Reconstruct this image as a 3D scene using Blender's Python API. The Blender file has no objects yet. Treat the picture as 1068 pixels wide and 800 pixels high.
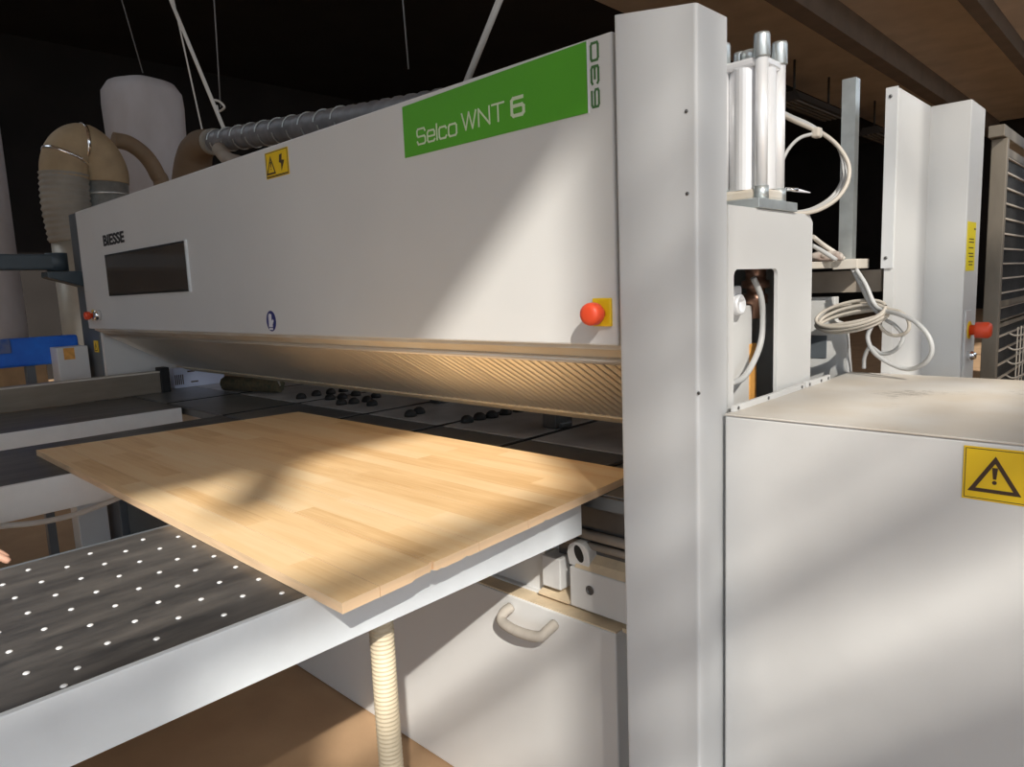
import bpy, bmesh, math, random
from mathutils import Vector, Matrix

random.seed(7)
scene = bpy.context.scene
COL = scene.collection
PI = math.pi

# ------------------------------------------------------------------ camera
FPX, YAW, PITCH, ROLL = 734.85, -0.7613186, 0.13536, -0.040438
CAM = Vector((0.0, 0.0, 1.42))
_cy, _sy = math.cos(YAW), math.sin(YAW)
FWD = Vector((_sy*math.cos(PITCH), _cy*math.cos(PITCH), -math.sin(PITCH)))
_r = Vector((_cy, -_sy, 0.0))
_u = _r.cross(FWD)
_c, _s = math.cos(ROLL), math.sin(ROLL)
RIGHT = _c*_r + _s*_u
UP = -_s*_r + _c*_u
cd = bpy.data.cameras.new('camera')
cam = bpy.data.objects.new('camera', cd)
COL.objects.link(cam)
cd.sensor_fit = 'HORIZONTAL'
cd.sensor_width = 36.0
cd.lens = 36.0*FPX/1068.0
cd.clip_start = 0.02
cam.matrix_world = Matrix(((RIGHT.x, UP.x, -FWD.x, CAM.x), (RIGHT.y, UP.y, -FWD.y, CAM.y),
                           (RIGHT.z, UP.z, -FWD.z, CAM.z), (0, 0, 0, 1)))
scene.camera = cam


def at(px, py, ax, v):
    """survey helper: the point of the place seen at a pixel on the plane ax = v"""
    d = RIGHT*((px-534)/FPX) - UP*((py-400)/FPX) + FWD
    i = 'xyz'.index(ax)
    return CAM + d*((v-CAM[i])/d[i])


# ------------------------------------------------------------------ materials
def nodes_of(name):
    m = bpy.data.materials.new(name)
    m.use_nodes = True
    nt = m.node_tree
    return m, nt, nt.nodes['Principled BSDF']


def mat(name, col, rough=0.5, metal=0.0, var=0.0, scale=8.0, bump=0.0, bscale=200.0, spec=0.5, stretch=None, col2=None):
    m, nt, b = nodes_of(name)
    b.inputs['Roughness'].default_value = rough
    b.inputs['Metallic'].default_value = metal
    b.inputs['Specular IOR Level'].default_value = spec
    b.inputs['Base Color'].default_value = (*col, 1)
    L = nt.links
    tc = nt.nodes.new('ShaderNodeTexCoord')
    src = tc.outputs['Object']
    if stretch:
        mp = nt.nodes.new('ShaderNodeMapping')
        mp.inputs['Scale'].default_value = stretch
        L.new(src, mp.inputs['Vector'])
        src = mp.outputs['Vector']
    if var > 0 or col2:
        n = nt.nodes.new('ShaderNodeTexNoise')
        n.inputs['Scale'].default_value = scale
        n.inputs['Detail'].default_value = 5.0
        L.new(src, n.inputs['Vector'])
        r = nt.nodes.new('ShaderNodeValToRGB')
        r.color_ramp.elements[0].position = 0.3
        r.color_ramp.elements[1].position = 0.7
        c2 = col2 if col2 else tuple(min(1, c*(1+var)) for c in col)
        c1 = col if col2 else tuple(c*(1-var) for c in col)
        r.color_ramp.elements[0].color = (*c1, 1)
        r.color_ramp.elements[1].color = (*c2, 1)
        L.new(n.outputs['Fac'], r.inputs['Fac'])
        L.new(r.outputs['Color'], b.inputs['Base Color'])
    if bump > 0:
        n2 = nt.nodes.new('ShaderNodeTexNoise')
        n2.inputs['Scale'].default_value = bscale
        n2.inputs['Detail'].default_value = 3.0
        L.new(tc.outputs['Object'], n2.inputs['Vector'])
        bp = nt.nodes.new('ShaderNodeBump')
        bp.inputs['Strength'].default_value = bump
        bp.inputs['Distance'].default_value = 0.002
        L.new(n2.outputs['Fac'], bp.inputs['Height'])
        L.new(bp.outputs['Normal'], b.inputs['Normal'])
    return m


WHITE = mat('white_powder_coat', (0.67, 0.665, 0.65), 0.42, var=0.025, scale=3, bump=0.12, bscale=420)
COLUMN = mat('light_grey_powder_coat', (0.64, 0.65, 0.655), 0.4, var=0.03, scale=5, bump=0.1, bscale=500)
RAILW = mat('pale_grey_paint', (0.74, 0.78, 0.81), 0.45, var=0.04, scale=14, bump=0.05)
HOUSE = mat('housing_paint', (0.68, 0.675, 0.66), 0.42, var=0.035, scale=6, bump=0.06)
DUSTY = mat('dusty_white_paint', (0.68, 0.66, 0.61), 0.6, col2=(0.60, 0.52, 0.42), scale=7)
DARKGREY = mat('slate_grey_paint', (0.11, 0.125, 0.14), 0.45, var=0.1)
INNERGREY = mat('shaded_inner_grey', (0.30, 0.30, 0.29), 0.6, var=0.05)  # grey puts the shade inside the bridge recess into the colour
SLATE = mat('blue_slate_paint', (0.05, 0.07, 0.085), 0.4, var=0.1)
STEEL = mat('galvanised_steel', (0.62, 0.66, 0.66), 0.38, metal=0.75, var=0.14, scale=22)
ALU = mat('aluminium', (0.88, 0.88, 0.89), 0.32, metal=0.25, var=0.02)
RAILTAN = mat('dusty_bright_rail', (0.62, 0.55, 0.46), 0.35, metal=0.4)
HANDLEM = mat('dusty_grey_plastic', (0.40, 0.36, 0.31), 0.7, var=0.1, scale=30)
NOZZLE = mat('white_nozzle', (0.86, 0.87, 0.88), 0.35, metal=0.2)
WIREM = mat('sunlit_fence_wire', (0.66, 0.58, 0.48), 0.5, metal=0.2)  # sunlit look of the wires put into a lighter colour
CHROME = mat('chrome', (0.85, 0.85, 0.85), 0.12, metal=1.0)
DARKSTEEL = mat('dark_machined_steel', (0.13, 0.13, 0.13), 0.28, metal=0.55, var=0.25, scale=6)
PLATE = mat('ground_steel_plate', (0.50, 0.49, 0.48), 0.32, metal=0.25, var=0.2, scale=7)
FRONTPLATE = mat('dark_steel_plate', (0.22, 0.22, 0.22), 0.28, metal=0.5, var=0.2, scale=7)
BLACK = mat('black_rubber', (0.012, 0.012, 0.012), 0.6)
BROWNMETAL = mat('dusty_aluminium_profile', (0.30, 0.26, 0.21), 0.4, metal=0.4, var=0.15, scale=20, stretch=(1, 0.2, 1))
TAN = mat('wood_dust', (0.66, 0.53, 0.36), 0.9, var=0.12, scale=18, bump=0.3, bscale=120)
DUSTMETAL = mat('dust_covered_steel', (0.33, 0.28, 0.23), 0.7, var=0.15, scale=10)
RED = mat('red_plastic', (0.82, 0.085, 0.03), 0.4)
YELLOW = mat('yellow_vinyl', (0.83, 0.55, 0.012), 0.45, var=0.03)
BRIGHTYELLOW = mat('lemon_vinyl', (0.87, 0.70, 0.01), 0.45)
INK = mat('dark_print', (0.055, 0.028, 0.014), 0.6)
GREEN = mat('green_vinyl', (0.095, 0.385, 0.026), 0.4, var=0.03)
GREENINK = mat('dark_green_print', (0.06, 0.17, 0.05), 0.5)
PALEINK = mat('pale_green_print', (0.62, 0.72, 0.52), 0.5)
GREYINK = mat('charcoal_print', (0.02, 0.02, 0.022), 0.5)
BLUE = mat('blue_vinyl', (0.012, 0.02, 0.16), 0.5)
WHITEINK = mat('white_vinyl', (0.75, 0.75, 0.8), 0.5)
BLUEWRAP = mat('blue_wrap_film', (0.012, 0.11, 0.60), 0.4, col2=(0.02, 0.20, 0.8), scale=9)
CABLE = mat('grey_beige_cable', (0.55, 0.50, 0.43), 0.5)
CABLEGREY = mat('grey_cable', (0.50, 0.50, 0.49), 0.45)
ROPE = mat('white_rope', (0.75, 0.74, 0.70), 0.8)
WIRE = mat('thin_wire', (0.20, 0.20, 0.20), 0.5)
BAG = mat('filter_bag_cloth', (0.68, 0.67, 0.70), 0.85, col2=(0.52, 0.49, 0.49), scale=2.2, stretch=(1, 1, 0.5))
TANPIPE = mat('dusty_pipe', (0.50, 0.46, 0.38), 0.45, metal=0.4, var=0.15, scale=4)
TANCLOTH = mat('tan_hose_cloth', (0.40, 0.30, 0.18), 0.75, var=0.15, scale=6)
BROWNHOSE = mat('brown_rubber_hose', (0.26, 0.18, 0.11), 0.7, var=0.1)
GREYHOSE = mat('grey_flex_duct', (0.30, 0.28, 0.24), 0.7, var=0.15, scale=5)
DARKHOSE = mat('smoke_grey_flex_duct', (0.19, 0.19, 0.20), 0.45, var=0.2, scale=7)
HOPPER = mat('brown_canvas', (0.17, 0.115, 0.07), 0.8, var=0.2, scale=3)
BEIGEHOSE = mat('beige_corrugated_hose', (0.66, 0.56, 0.40), 0.55, var=0.08, scale=12)
TIMBER = mat('tan_timber', (0.40, 0.27, 0.15), 0.7, var=0.15, scale=8)
SKIN = mat('skin', (0.62, 0.36, 0.26), 0.5, var=0.06, scale=20)
SHIRT = mat('dark_work_shirt', (0.03, 0.035, 0.05), 0.9, var=0.1)
TROUSER = mat('dark_work_trousers', (0.025, 0.03, 0.04), 0.9)
HAIRM = mat('dark_hair', (0.02, 0.014, 0.01), 0.7)
BOOT = mat('black_leather', (0.01, 0.01, 0.01), 0.5)
CONCRETE = mat('brown_concrete_ceiling', (0.62, 0.525, 0.43), 0.9, var=0.12, scale=1.2, bump=0.3, bscale=30)
BEAMM = mat('dark_concrete_beam', (0.20, 0.155, 0.12), 0.9, var=0.12, scale=2)
DARKROOF = mat('unlit_roof_deck', (0.018, 0.014, 0.012), 0.95, var=0.3, scale=0.8)  # near-black tone paints in the dark of the unlit hall
DARKWALL = mat('unlit_wall', (0.022, 0.018, 0.016), 0.95, var=0.3, scale=0.7)  # unlit depth of the hall put into the wall colour
WALL = mat('plaster_wall', (0.42, 0.39, 0.35), 0.9, var=0.06, scale=2)
FLOOR = mat('dusty_concrete_floor', (0.42, 0.265, 0.15), 0.85, col2=(0.52, 0.335, 0.19), scale=4, bump=0.3, bscale=60)
YARD = mat('yard_concrete', (0.36, 0.36, 0.35), 0.9, var=0.1, scale=0.5)
FENCEM = mat('weathered_grey_steel', (0.27, 0.23, 0.18), 0.5, metal=0.25, var=0.35, scale=9, stretch=(1, 1, 0.3))
RAGM = mat('cloth_rag', (0.52, 0.48, 0.43), 0.9, col2=(0.28, 0.20, 0.17), scale=30)
LAMPM = mat('dark_lamp_housing', (0.07, 0.062, 0.055), 0.6)
LAMPS = mat('lamp_louvre', (0.22, 0.20, 0.18), 0.5)
BOXW = mat('white_carton', (0.55, 0.58, 0.72), 0.6, var=0.05)
BRUSH = mat('brush_bristle', (0.045, 0.05, 0.03), 0.95, col2=(0.14, 0.10, 0.05), scale=60, bump=1.0, bscale=150)
ORANGE = mat('orange_wood_strip', (0.72, 0.36, 0.09), 0.6, var=0.15, scale=40)
COPPER = mat('copper_fitting', (0.38, 0.22, 0.16), 0.35, metal=0.8)


def wood_material():
    m, nt, b = nodes_of('laminated_board_wood')
    L = nt.links
    b.inputs['Roughness'].default_value = 0.5
    tc = nt.nodes.new('ShaderNodeTexCoord')

    def noise(scale, sc, detail=6):
        mp = nt.nodes.new('ShaderNodeMapping')
        mp.inputs['Scale'].default_value = sc
        L.new(tc.outputs['Object'], mp.inputs['Vector'])
        n = nt.nodes.new('ShaderNodeTexNoise')
        n.inputs['Scale'].default_value = scale
        n.inputs['Detail'].default_value = detail
        L.new(mp.outputs['Vector'], n.inputs['Vector'])
        return n.outputs['Fac']
    # staves run along X, each about 5 cm wide, finger jointed in length
    br = nt.nodes.new('ShaderNodeTexBrick')
    br.inputs['Scale'].default_value = 1.0
    br.inputs['Brick Width'].default_value = 0.42
    br.inputs['Row Height'].default_value = 0.052
    br.inputs['Mortar Size'].default_value = 0.0
    br.offset = 0.37
    br.inputs['Color1'].default_value = (0.0, 0.0, 0.0, 1)
    br.inputs['Color2'].default_value = (1, 1, 1, 1)
    L.new(tc.outputs['Object'], br.inputs['Vector'])
    g1 = noise(3.0, (1.2, 14, 14))
    g2 = noise(9.0, (1.0, 22, 22), 3)
    mx = nt.nodes.new('ShaderNodeMix'); mx.data_type = 'FLOAT'
    mx.inputs[0].default_value = 0.45
    L.new(g1, mx.inputs[2]); L.new(br.outputs['Color'], mx.inputs[3])
    mx2 = nt.nodes.new('ShaderNodeMix'); mx2.data_type = 'FLOAT'
    mx2.inputs[0].default_value = 0.3
    L.new(mx.outputs[0], mx2.inputs[2]); L.new(g2, mx2.inputs[3])
    r = nt.nodes.new('ShaderNodeValToRGB')
    e = r.color_ramp.elements
    e[0].position = 0.22; e[0].color = (0.74, 0.455, 0.20, 1)
    e[1].position = 0.72; e[1].color = (0.94, 0.71, 0.43, 1)
    k = e.new(0.47); k.color = (0.90, 0.62, 0.325, 1)
    L.new(mx2.outputs[0], r.inputs['Fac'])
    L.new(r.outputs['Color'], b.inputs['Base Color'])
    return m


WOOD = wood_material()
WOODEDGE = mat('sawn_wood_edge', (0.82, 0.58, 0.36), 0.7, var=0.12, scale=10, stretch=(1, 0.4, 8))


def table_material():
    m, nt, b = nodes_of('black_phenolic_top')
    L = nt.links
    tc = nt.nodes.new('ShaderNodeTexCoord')
    mp = nt.nodes.new('ShaderNodeMapping')
    mp.inputs['Scale'].default_value = (9, 2.2, 1)
    mp.inputs['Rotation'].default_value = (0, 0, 0.35)
    L.new(tc.outputs['Object'], mp.inputs['Vector'])
    n = nt.nodes.new('ShaderNodeTexNoise'); n.inputs['Scale'].default_value = 1.6; n.inputs['Detail'].default_value = 9
    n.inputs['Roughness'].default_value = 0.65
    L.new(mp.outputs['Vector'], n.inputs['Vector'])
    r = nt.nodes.new('ShaderNodeValToRGB')
    r.color_ramp.elements[0].position = 0.38; r.color_ramp.elements[0].color = (0.042, 0.040, 0.040, 1)
    r.color_ramp.elements[1].position = 0.8; r.color_ramp.elements[1].color = (0.17, 0.155, 0.14, 1)
    L.new(n.outputs['Fac'], r.inputs['Fac'])
    L.new(r.outputs['Color'], b.inputs['Base Color'])
    b.inputs['Roughness'].default_value = 0.36
    n3 = nt.nodes.new('ShaderNodeTexNoise'); n3.inputs['Scale'].default_value = 350
    L.new(tc.outputs['Object'], n3.inputs['Vector'])
    bp = nt.nodes.new('ShaderNodeBump'); bp.inputs['Strength'].default_value = 0.1; bp.inputs['Distance'].default_value = 0.001
    L.new(n3.outputs['Fac'], bp.inputs['Height']); L.new(bp.outputs['Normal'], b.inputs['Normal'])
    return m


TABLE = table_material()


def curtain_material():
    m, nt, b = nodes_of('clear_plastic_strips')
    b.inputs['Base Color'].default_value = (1.0, 0.94, 0.84, 1)
    b.inputs['Roughness'].default_value = 0.40
    b.inputs['Metallic'].default_value = 0.75
    return m


CURTAIN = curtain_material()


def housing_top_material():
    m, nt, b = nodes_of('dusty_scuffed_top')
    L = nt.links
    tc = nt.nodes.new('ShaderNodeTexCoord')
    n = nt.nodes.new('ShaderNodeTexNoise'); n.inputs['Scale'].default_value = 5; n.inputs['Detail'].default_value = 6
    L.new(tc.outputs['Object'], n.inputs['Vector'])
    r = nt.nodes.new('ShaderNodeValToRGB')
    r.color_ramp.elements[0].position = 0.35; r.color_ramp.elements[0].color = (0.66, 0.63, 0.585, 1)
    r.color_ramp.elements[1].position = 0.7; r.color_ramp.elements[1].color = (0.58, 0.51, 0.42, 1)
    L.new(n.outputs['Fac'], r.inputs['Fac'])
    # dark scuffs
    mp = nt.nodes.new('ShaderNodeMapping'); mp.inputs['Scale'].default_value = (30, 90, 1)
    L.new(tc.outputs['Object'], mp.inputs['Vector'])
    s = nt.nodes.new('ShaderNodeTexNoise'); s.inputs['Scale'].default_value = 1.0; s.inputs['Detail'].default_value = 8
    s.inputs['Roughness'].default_value = 0.8
    L.new(mp.outputs['Vector'], s.inputs['Vector'])
    big = nt.nodes.new('ShaderNodeTexNoise'); big.inputs['Scale'].default_value = 4.2; big.inputs['Detail'].default_value = 1
    L.new(tc.outputs['Object'], big.inputs['Vector'])
    mul = nt.nodes.new('ShaderNodeMath'); mul.operation = 'MULTIPLY'
    L.new(s.outputs['Fac'], mul.inputs[0]); L.new(big.outputs['Fac'], mul.inputs[1])
    r2 = nt.nodes.new('ShaderNodeValToRGB')
    r2.color_ramp.elements[0].position = 0.335; r2.color_ramp.elements[0].color = (0, 0, 0, 1)
    r2.color_ramp.elements[1].position = 0.40; r2.color_ramp.elements[1].color = (0.75, 0.75, 0.75, 1)
    L.new(mul.outputs[0], r2.inputs['Fac'])
    mx = nt.nodes.new('ShaderNodeMix'); mx.data_type = 'RGBA'
    L.new(r2.outputs['Color'], mx.inputs[0])
    L.new(r.outputs['Color'], mx.inputs[6]); mx.inputs[7].default_value = (0.24, 0.21, 0.18, 1)
    L.new(mx.outputs[2], b.inputs['Base Color'])
    b.inputs['Roughness'].default_value = 0.6
    return m


HOUSETOP = housing_top_material()


def pane_material(name, lo, hi, scale):
    """window sheet whose tone sets how much of the sun gets through"""
    m = bpy.data.materials.new(name); m.use_nodes = True
    nt = m.node_tree; nt.nodes.clear(); L = nt.links
    out = nt.nodes.new('ShaderNodeOutputMaterial')
    tr = nt.nodes.new('ShaderNodeBsdfTransparent')
    tc = nt.nodes.new('ShaderNodeTexCoord')
    mp = nt.nodes.new('ShaderNodeMapping'); mp.inputs['Scale'].default_value = scale
    L.new(tc.outputs['Object'], mp.inputs['Vector'])
    n = nt.nodes.new('ShaderNodeTexNoise'); n.inputs['Scale'].default_value = 1.0; n.inputs['Detail'].default_value = 2
    L.new(mp.outputs['Vector'], n.inputs['Vector'])
    r = nt.nodes.new('ShaderNodeValToRGB')
    r.color_ramp.elements[0].position = 0.36; r.color_ramp.elements[0].color = (lo, lo, lo, 1)
    r.color_ramp.elements[1].position = 0.64; r.color_ramp.elements[1].color = (hi, hi, hi*0.99, 1)
    L.new(n.outputs['Fac'], r.inputs['Fac'])
    L.new(r.outputs['Color'], tr.inputs['Color'])
    gl = nt.nodes.new('ShaderNodeBsdfGlossy'); gl.inputs['Roughness'].default_value = 0.05
    mx = nt.nodes.new('ShaderNodeMixShader'); mx.inputs[0].default_value = 0.04
    L.new(tr.outputs[0], mx.inputs[1]); L.new(gl.outputs[0], mx.inputs[2])
    L.new(mx.outputs[0], out.inputs['Surface'])
    return m


# ------------------------------------------------------------------ mesh helpers
def new():
    return bmesh.new()


def setmi(bm, n0, mi):
    bm.faces.ensure_lookup_table()
    for f in bm.faces[n0:]:
        f.material_index = mi


def bx(bm, x0, x1, y0, y1, z0, z1, mi=0, bev=0.0, seg=2):
    n0 = len(bm.faces)
    v = [bm.verts.new((x, y, z)) for x in (x0, x1) for y in (y0, y1) for z in (z0, z1)]
    q = [(0, 1, 3, 2), (4, 6, 7, 5), (0, 4, 5, 1), (2, 3, 7, 6), (0, 2, 6, 4), (1, 5, 7, 3)]
    fs = [bm.faces.new([v[i] for i in f]) for f in q]
    if bev > 0:
        es = list({e for f in fs for e in f.edges})
        bmesh.ops.bevel(bm, geom=es, offset=bev, segments=seg, affect='EDGES', profile=0.5)
    setmi(bm, n0, mi)
    return bm


def hexa(bm, p, mi=0):
    """8 points: bottom 4 (ccw) then top 4"""
    n0 = len(bm.faces)
    v = [bm.verts.new(q) for q in p]
    for f in ((3, 2, 1, 0), (4, 5, 6, 7), (0, 1, 5, 4), (1, 2, 6, 5), (2, 3, 7, 6), (3, 0, 4, 7)):
        bm.faces.new([v[i] for i in f])
    setmi(bm, n0, mi)
    return bm


def prism(bm, pts, axis, a, b, mi=0, bev=0.0, seg=2):
    """extrude a 2D outline along an axis: x -> (y,z) outline, y -> (x,z), z -> (x,y)"""
    n0 = len(bm.faces)

    def P(p, t):
        return {'x': (t, p[0], p[1]), 'y': (p[0], t, p[1]), 'z': (p[0], p[1], t)}[axis]
    va = [bm.verts.new(P(p, a)) for p in pts]
    vb = [bm.verts.new(P(p, b)) for p in pts]
    n = len(pts)
    fs = [bm.faces.new(va), bm.faces.new(list(reversed(vb)))]
    for i in range(n):
        fs.append(bm.faces.new((va[i], vb[i], vb[(i+1) % n], va[(i+1) % n])))
    bmesh.ops.recalc_face_normals(bm, faces=fs)
    if bev > 0:
        es = list({e for f in fs for e in f.edges})
        bmesh.ops.bevel(bm, geom=es, offset=bev, segments=seg, affect='EDGES', profile=0.5)
    setmi(bm, n0, mi)
    return bm


def smooth_path(pts, n=8, closed=False):
    pts = [Vector(p) for p in pts]
    out = []
    m = len(pts)
    rng = range(m) if closed else range(m-1)
    for i in rng:
        if closed:
            p0, p1, p2, p3 = pts[(i-1) % m], pts[i], pts[(i+1) % m], pts[(i+2) % m]
        else:
            p1, p2 = pts[i], pts[i+1]
            p0 = pts[i-1] if i > 0 else p1*2-p2
            p3 = pts[i+2] if i+2 < m else p2*2-p1
        for k in range(n):
            t = k/n
            out.append(0.5*((2*p1)+(p2-p0)*t+(2*p0-5*p1+4*p2-p3)*t*t+(3*p1-p0-3*p2+p3)*t**3))
    if not closed:
        out.append(pts[-1])
    return out


def tube(bm, pts, r, seg=10, mi=0, cap=True, radii=None):
    n0 = len(bm.faces)
    pts = [Vector(p) for p in pts]
    n = len(pts)
    prev = None
    rings = []
    for i, p in enumerate(pts):
        t = (pts[min(i+1, n-1)]-pts[max(i-1, 0)]).normalized()
        if prev is None:
            a = Vector((0, 0, 1)) if abs(t.z) < 0.9 else Vector((1, 0, 0))
            u = t.cross(a).normalized()
        else:
            u = (prev-t*prev.dot(t)).normalized()
        prev = u
        w = t.cross(u)
        rr = radii[i] if radii else r
        rings.append([bm.verts.new(p+(u*math.cos(2*PI*k/seg)+w*math.sin(2*PI*k/seg))*rr) for k in range(seg)])
    fs = []
    for i in range(n-1):
        for k in range(seg):
            f = bm.faces.new((rings[i][k], rings[i][(k+1) % seg], rings[i+1][(k+1) % seg], rings[i+1][k]))
            f.smooth = True
            fs.append(f)
    if cap:
        fs.append(bm.faces.new(list(reversed(rings[0])))); fs.append(bm.faces.new(rings[-1]))
    bmesh.ops.recalc_face_normals(bm, faces=fs)
    setmi(bm, n0, mi)
    return bm


def corrugated(bm, pts, r, pitch, depth, seg=20, mi=0):
    """a flexible hose: the radius ripples along the path"""
    pts = [Vector(p) for p in pts]
    d = [0.0]
    for i in range(1, len(pts)):
        d.append(d[-1]+(pts[i]-pts[i-1]).length)
    total = d[-1]
    k = max(4, int(total/pitch*4))
    path, rad = [], []
    j = 0
    for i in range(k+1):
        s = total*i/k
        while j < len(d)-2 and d[j+1] < s:
            j += 1
        t = (s-d[j])/max(1e-9, d[j+1]-d[j])
        path.append(pts[j].lerp(pts[j+1], min(1, t)))
        rad.append(r-depth*0.5*(1-math.cos(2*PI*s/pitch)))
    return tube(bm, path, r, seg, mi, True, rad)


def lathe(bm, prof, c=(0, 0, 0), seg=24, axis='z', mi=0):
    """spin (radius, height) pairs about an axis through c"""
    n0 = len(bm.faces)
    c = Vector(c)

    def P(r, h, a):
        x, y = r*math.cos(a), r*math.sin(a)
        return c + Vector({'z': (x, y, h), 'y': (x, h, y), 'x': (h, x, y)}[axis])
    rings = []
    for r, h in prof:
        if r <= 1e-6:
            rings.append([bm.verts.new(P(0, h, 0))])
        else:
            rings.append([bm.verts.new(P(r, h, 2*PI*k/seg)) for k in range(seg)])
    fs = []
    for a, b in zip(rings, rings[1:]):
        for k in range(seg):
            k2 = (k+1) % seg
            if len(a) == 1 and len(b) == 1:
                continue
            if len(a) == 1:
                f = bm.faces.new((a[0], b[k2], b[k]))
            elif len(b) == 1:
                f = bm.faces.new((a[k], a[k2], b[0]))
            else:
                f = bm.faces.new((a[k], a[k2], b[k2], b[k]))
            f.smooth = True
            fs.append(f)
    if len(rings[0]) > 1:
        fs.append(bm.faces.new(list(reversed(rings[0]))))
    if len(rings[-1]) > 1:
        fs.append(bm.faces.new(rings[-1]))
    bmesh.ops.recalc_face_normals(bm, faces=fs)
    setmi(bm, n0, mi)
    return bm


WORLD = {}


def obj(name, bm, mats, parent=None, label=None):
    me = bpy.data.meshes.new(name)
    if not isinstance(mats, (list, tuple)):
        mats = [mats]
    lo = Vector((1e9,)*3); hi = Vector((-1e9,)*3)
    for v in bm.verts:
        for i in range(3):
            lo[i] = min(lo[i], v.co[i]); hi[i] = max(hi[i], v.co[i])
    c = (lo+hi)*0.5
    if parent is None:
        c.z = lo.z
    bmesh.ops.translate(bm, verts=bm.verts, vec=-c)
    bm.to_mesh(me); bm.free()
    for m in mats:
        me.materials.append(m)
    o = bpy.data.objects.new(name, me)
    COL.objects.link(o)
    if parent is not None:
        o.parent = parent
        o.location = c-WORLD[parent]
    else:
        o.location = c
    WORLD[o] = c
    if label:
        o['label'] = label
    return o


def tag(o, label, cat, group=None, kind=None):
    o['label'] = label; o['category'] = cat
    if group:
        o['group'] = group
    if kind:
        o['kind'] = kind
    return o


def thing(name, label, cat, loc, group=None):
    o = bpy.data.objects.new(name, None)
    o.empty_display_size = 0.1
    COL.objects.link(o)
    o.location = loc
    WORLD[o] = Vector(loc)
    return tag(o, label, cat, group)


def struct(name, bm, m):
    o = obj(name, bm, m)
    o['kind'] = 'structure'
    return o


def text_bm(body, height, p, size_x=1.0, vertical=False, bold=0.0, depth=0.0004):
    """lettering standing on a plane that faces -Y; p is the lower left corner, height the cap height"""
    cu = bpy.data.curves.new('lettering', 'FONT')
    cu.body = body
    cu.size = height/0.69
    cu.extrude = depth
    cu.offset = bold
    cu.resolution_u = 4
    ob = bpy.data.objects.new('lettering', cu)
    COL.objects.link(ob)
    dg = bpy.context.evaluated_depsgraph_get()
    me = bpy.data.meshes.new_from_object(ob.evaluated_get(dg))
    bm = bmesh.new(); bm.from_mesh(me)
    bpy.data.objects.remove(ob); bpy.data.curves.remove(cu); bpy.data.meshes.remove(me)
    x0 = min(v.co.x for v in bm.verts)
    for v in bm.verts:
        x, y = (v.co.x-x0)*size_x, v.co.y
        if vertical:
            x, y = -y, x
        v.co = Vector((p[0]+x, p[1]-v.co.z, p[2]+y))
    return bm


STROKES = {
    'S': [[(1, .82), (.88, 1), (.12, 1), (0, .88), (0, .62), (.12, .5), (.88, .5), (1, .38), (1, .12), (.88, 0), (.12, 0), (0, .18)]],
    'e': [[(0, .36), (1, .36), (1, .60), (.86, .72), (.14, .72), (0, .60), (0, .12), (.14, 0), (.86, 0), (1, .10)]],
    'l': [[(0, 0), (0, 1)]],
    'c': [[(1, .60), (.86, .72), (.14, .72), (0, .60), (0, .12), (.14, 0), (.86, 0), (1, .12)]],
    'o': [[(0, .36), (0, .60), (.14, .72), (.86, .72), (1, .60), (1, .12), (.86, 0), (.14, 0), (0, .12), (0, .36)]],
    'W': [[(0, 1), (.26, 0), (.5, 1), (.74, 0), (1, 1)]],
    'N': [[(0, 0), (0, 1), (1, 0), (1, 1)]],
    'T': [[(0, 1), (1, 1)], [(.5, 1), (.5, 0)]],
    '6': [[(.92, 1), (.14, 1), (0, .88), (0, .12), (.14, 0), (.86, 0), (1, .12), (1, .44), (.86, .56), (0, .56)]],
    '3': [[(0, .86), (.14, 1), (.86, 1), (1, .88), (1, .64), (.86, .52), (.3, .52)], [(.86, .52), (1, .40), (1, .12), (.86, 0), (.14, 0), (0, .14)]],
    '0': [[(0, .5), (0, .88), (.14, 1), (.86, 1), (1, .88), (1, .12), (.86, 0), (.14, 0), (0, .12), (0, .5)]],
}


def stroke_text(word, widths, h, gap, wt, p, y, vertical=False, t=0.0004):
    """square engineering lettering drawn with strokes of one weight on a plane facing -Y"""
    bm = new()
    x = 0.0
    k_ = 0
    for ch_, w_ in zip(word, widths):
        for line in STROKES[ch_]:
            pts = [Vector((x+a*w_, b*h)) for a, b in line]
            for a, b in zip(pts, pts[1:]):
                d_ = (b-a).normalized()*wt/2
                n_ = Vector((-d_.y, d_.x))
                q = [a-d_*0.8-n_, b+d_*0.8-n_, b+d_*0.8+n_, a-d_*0.8+n_]
                q = [(-v.y, v.x) if vertical else (v.x, v.y) for v in q]
                k_ += 1
                prism(bm, [(p[0]+u, p[1]+v) for u, v in q], 'y', y, y-t-k_*0.00002)
        x += w_+gap
    return bm


def flat_poly(bm, pts, y, t, mi=0):
    return prism(bm, pts, 'y', y, y-t, mi)


def frame_poly(bm, outer, inner, y, t, mi=0):
    n = len(outer)
    for i in range(n):
        j = (i+1) % n
        prism(bm, [outer[i], outer[j], inner[j], inner[i]], 'y', y, y-t, mi)
    return bm


def warning_triangle(bm, cx, cz, w, h, y, t=0.0004, mi=0):
    o = [(cx-w/2, cz-h/2), (cx+w/2, cz-h/2), (cx, cz+h/2)]
    k = 0.70
    gz = cz-h/6
    i = [((a-cx)*k+cx, (b-gz)*k+gz) for a, b in o]
    frame_poly(bm, o, i, y, t, mi)
    flat_poly(bm, [(cx-w*0.030, cz-h*0.12), (cx+w*0.030, cz-h*0.12), (cx+w*0.055, cz+h*0.19), (cx-w*0.055, cz+h*0.19)], y, t, mi)
    flat_poly(bm, [(cx+w*0.045*math.cos(a), cz-h*0.21+w*0.045*math.sin(a)) for a in [2*PI*q/10 for q in range(10)]], y, t, mi)
    return bm


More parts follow.
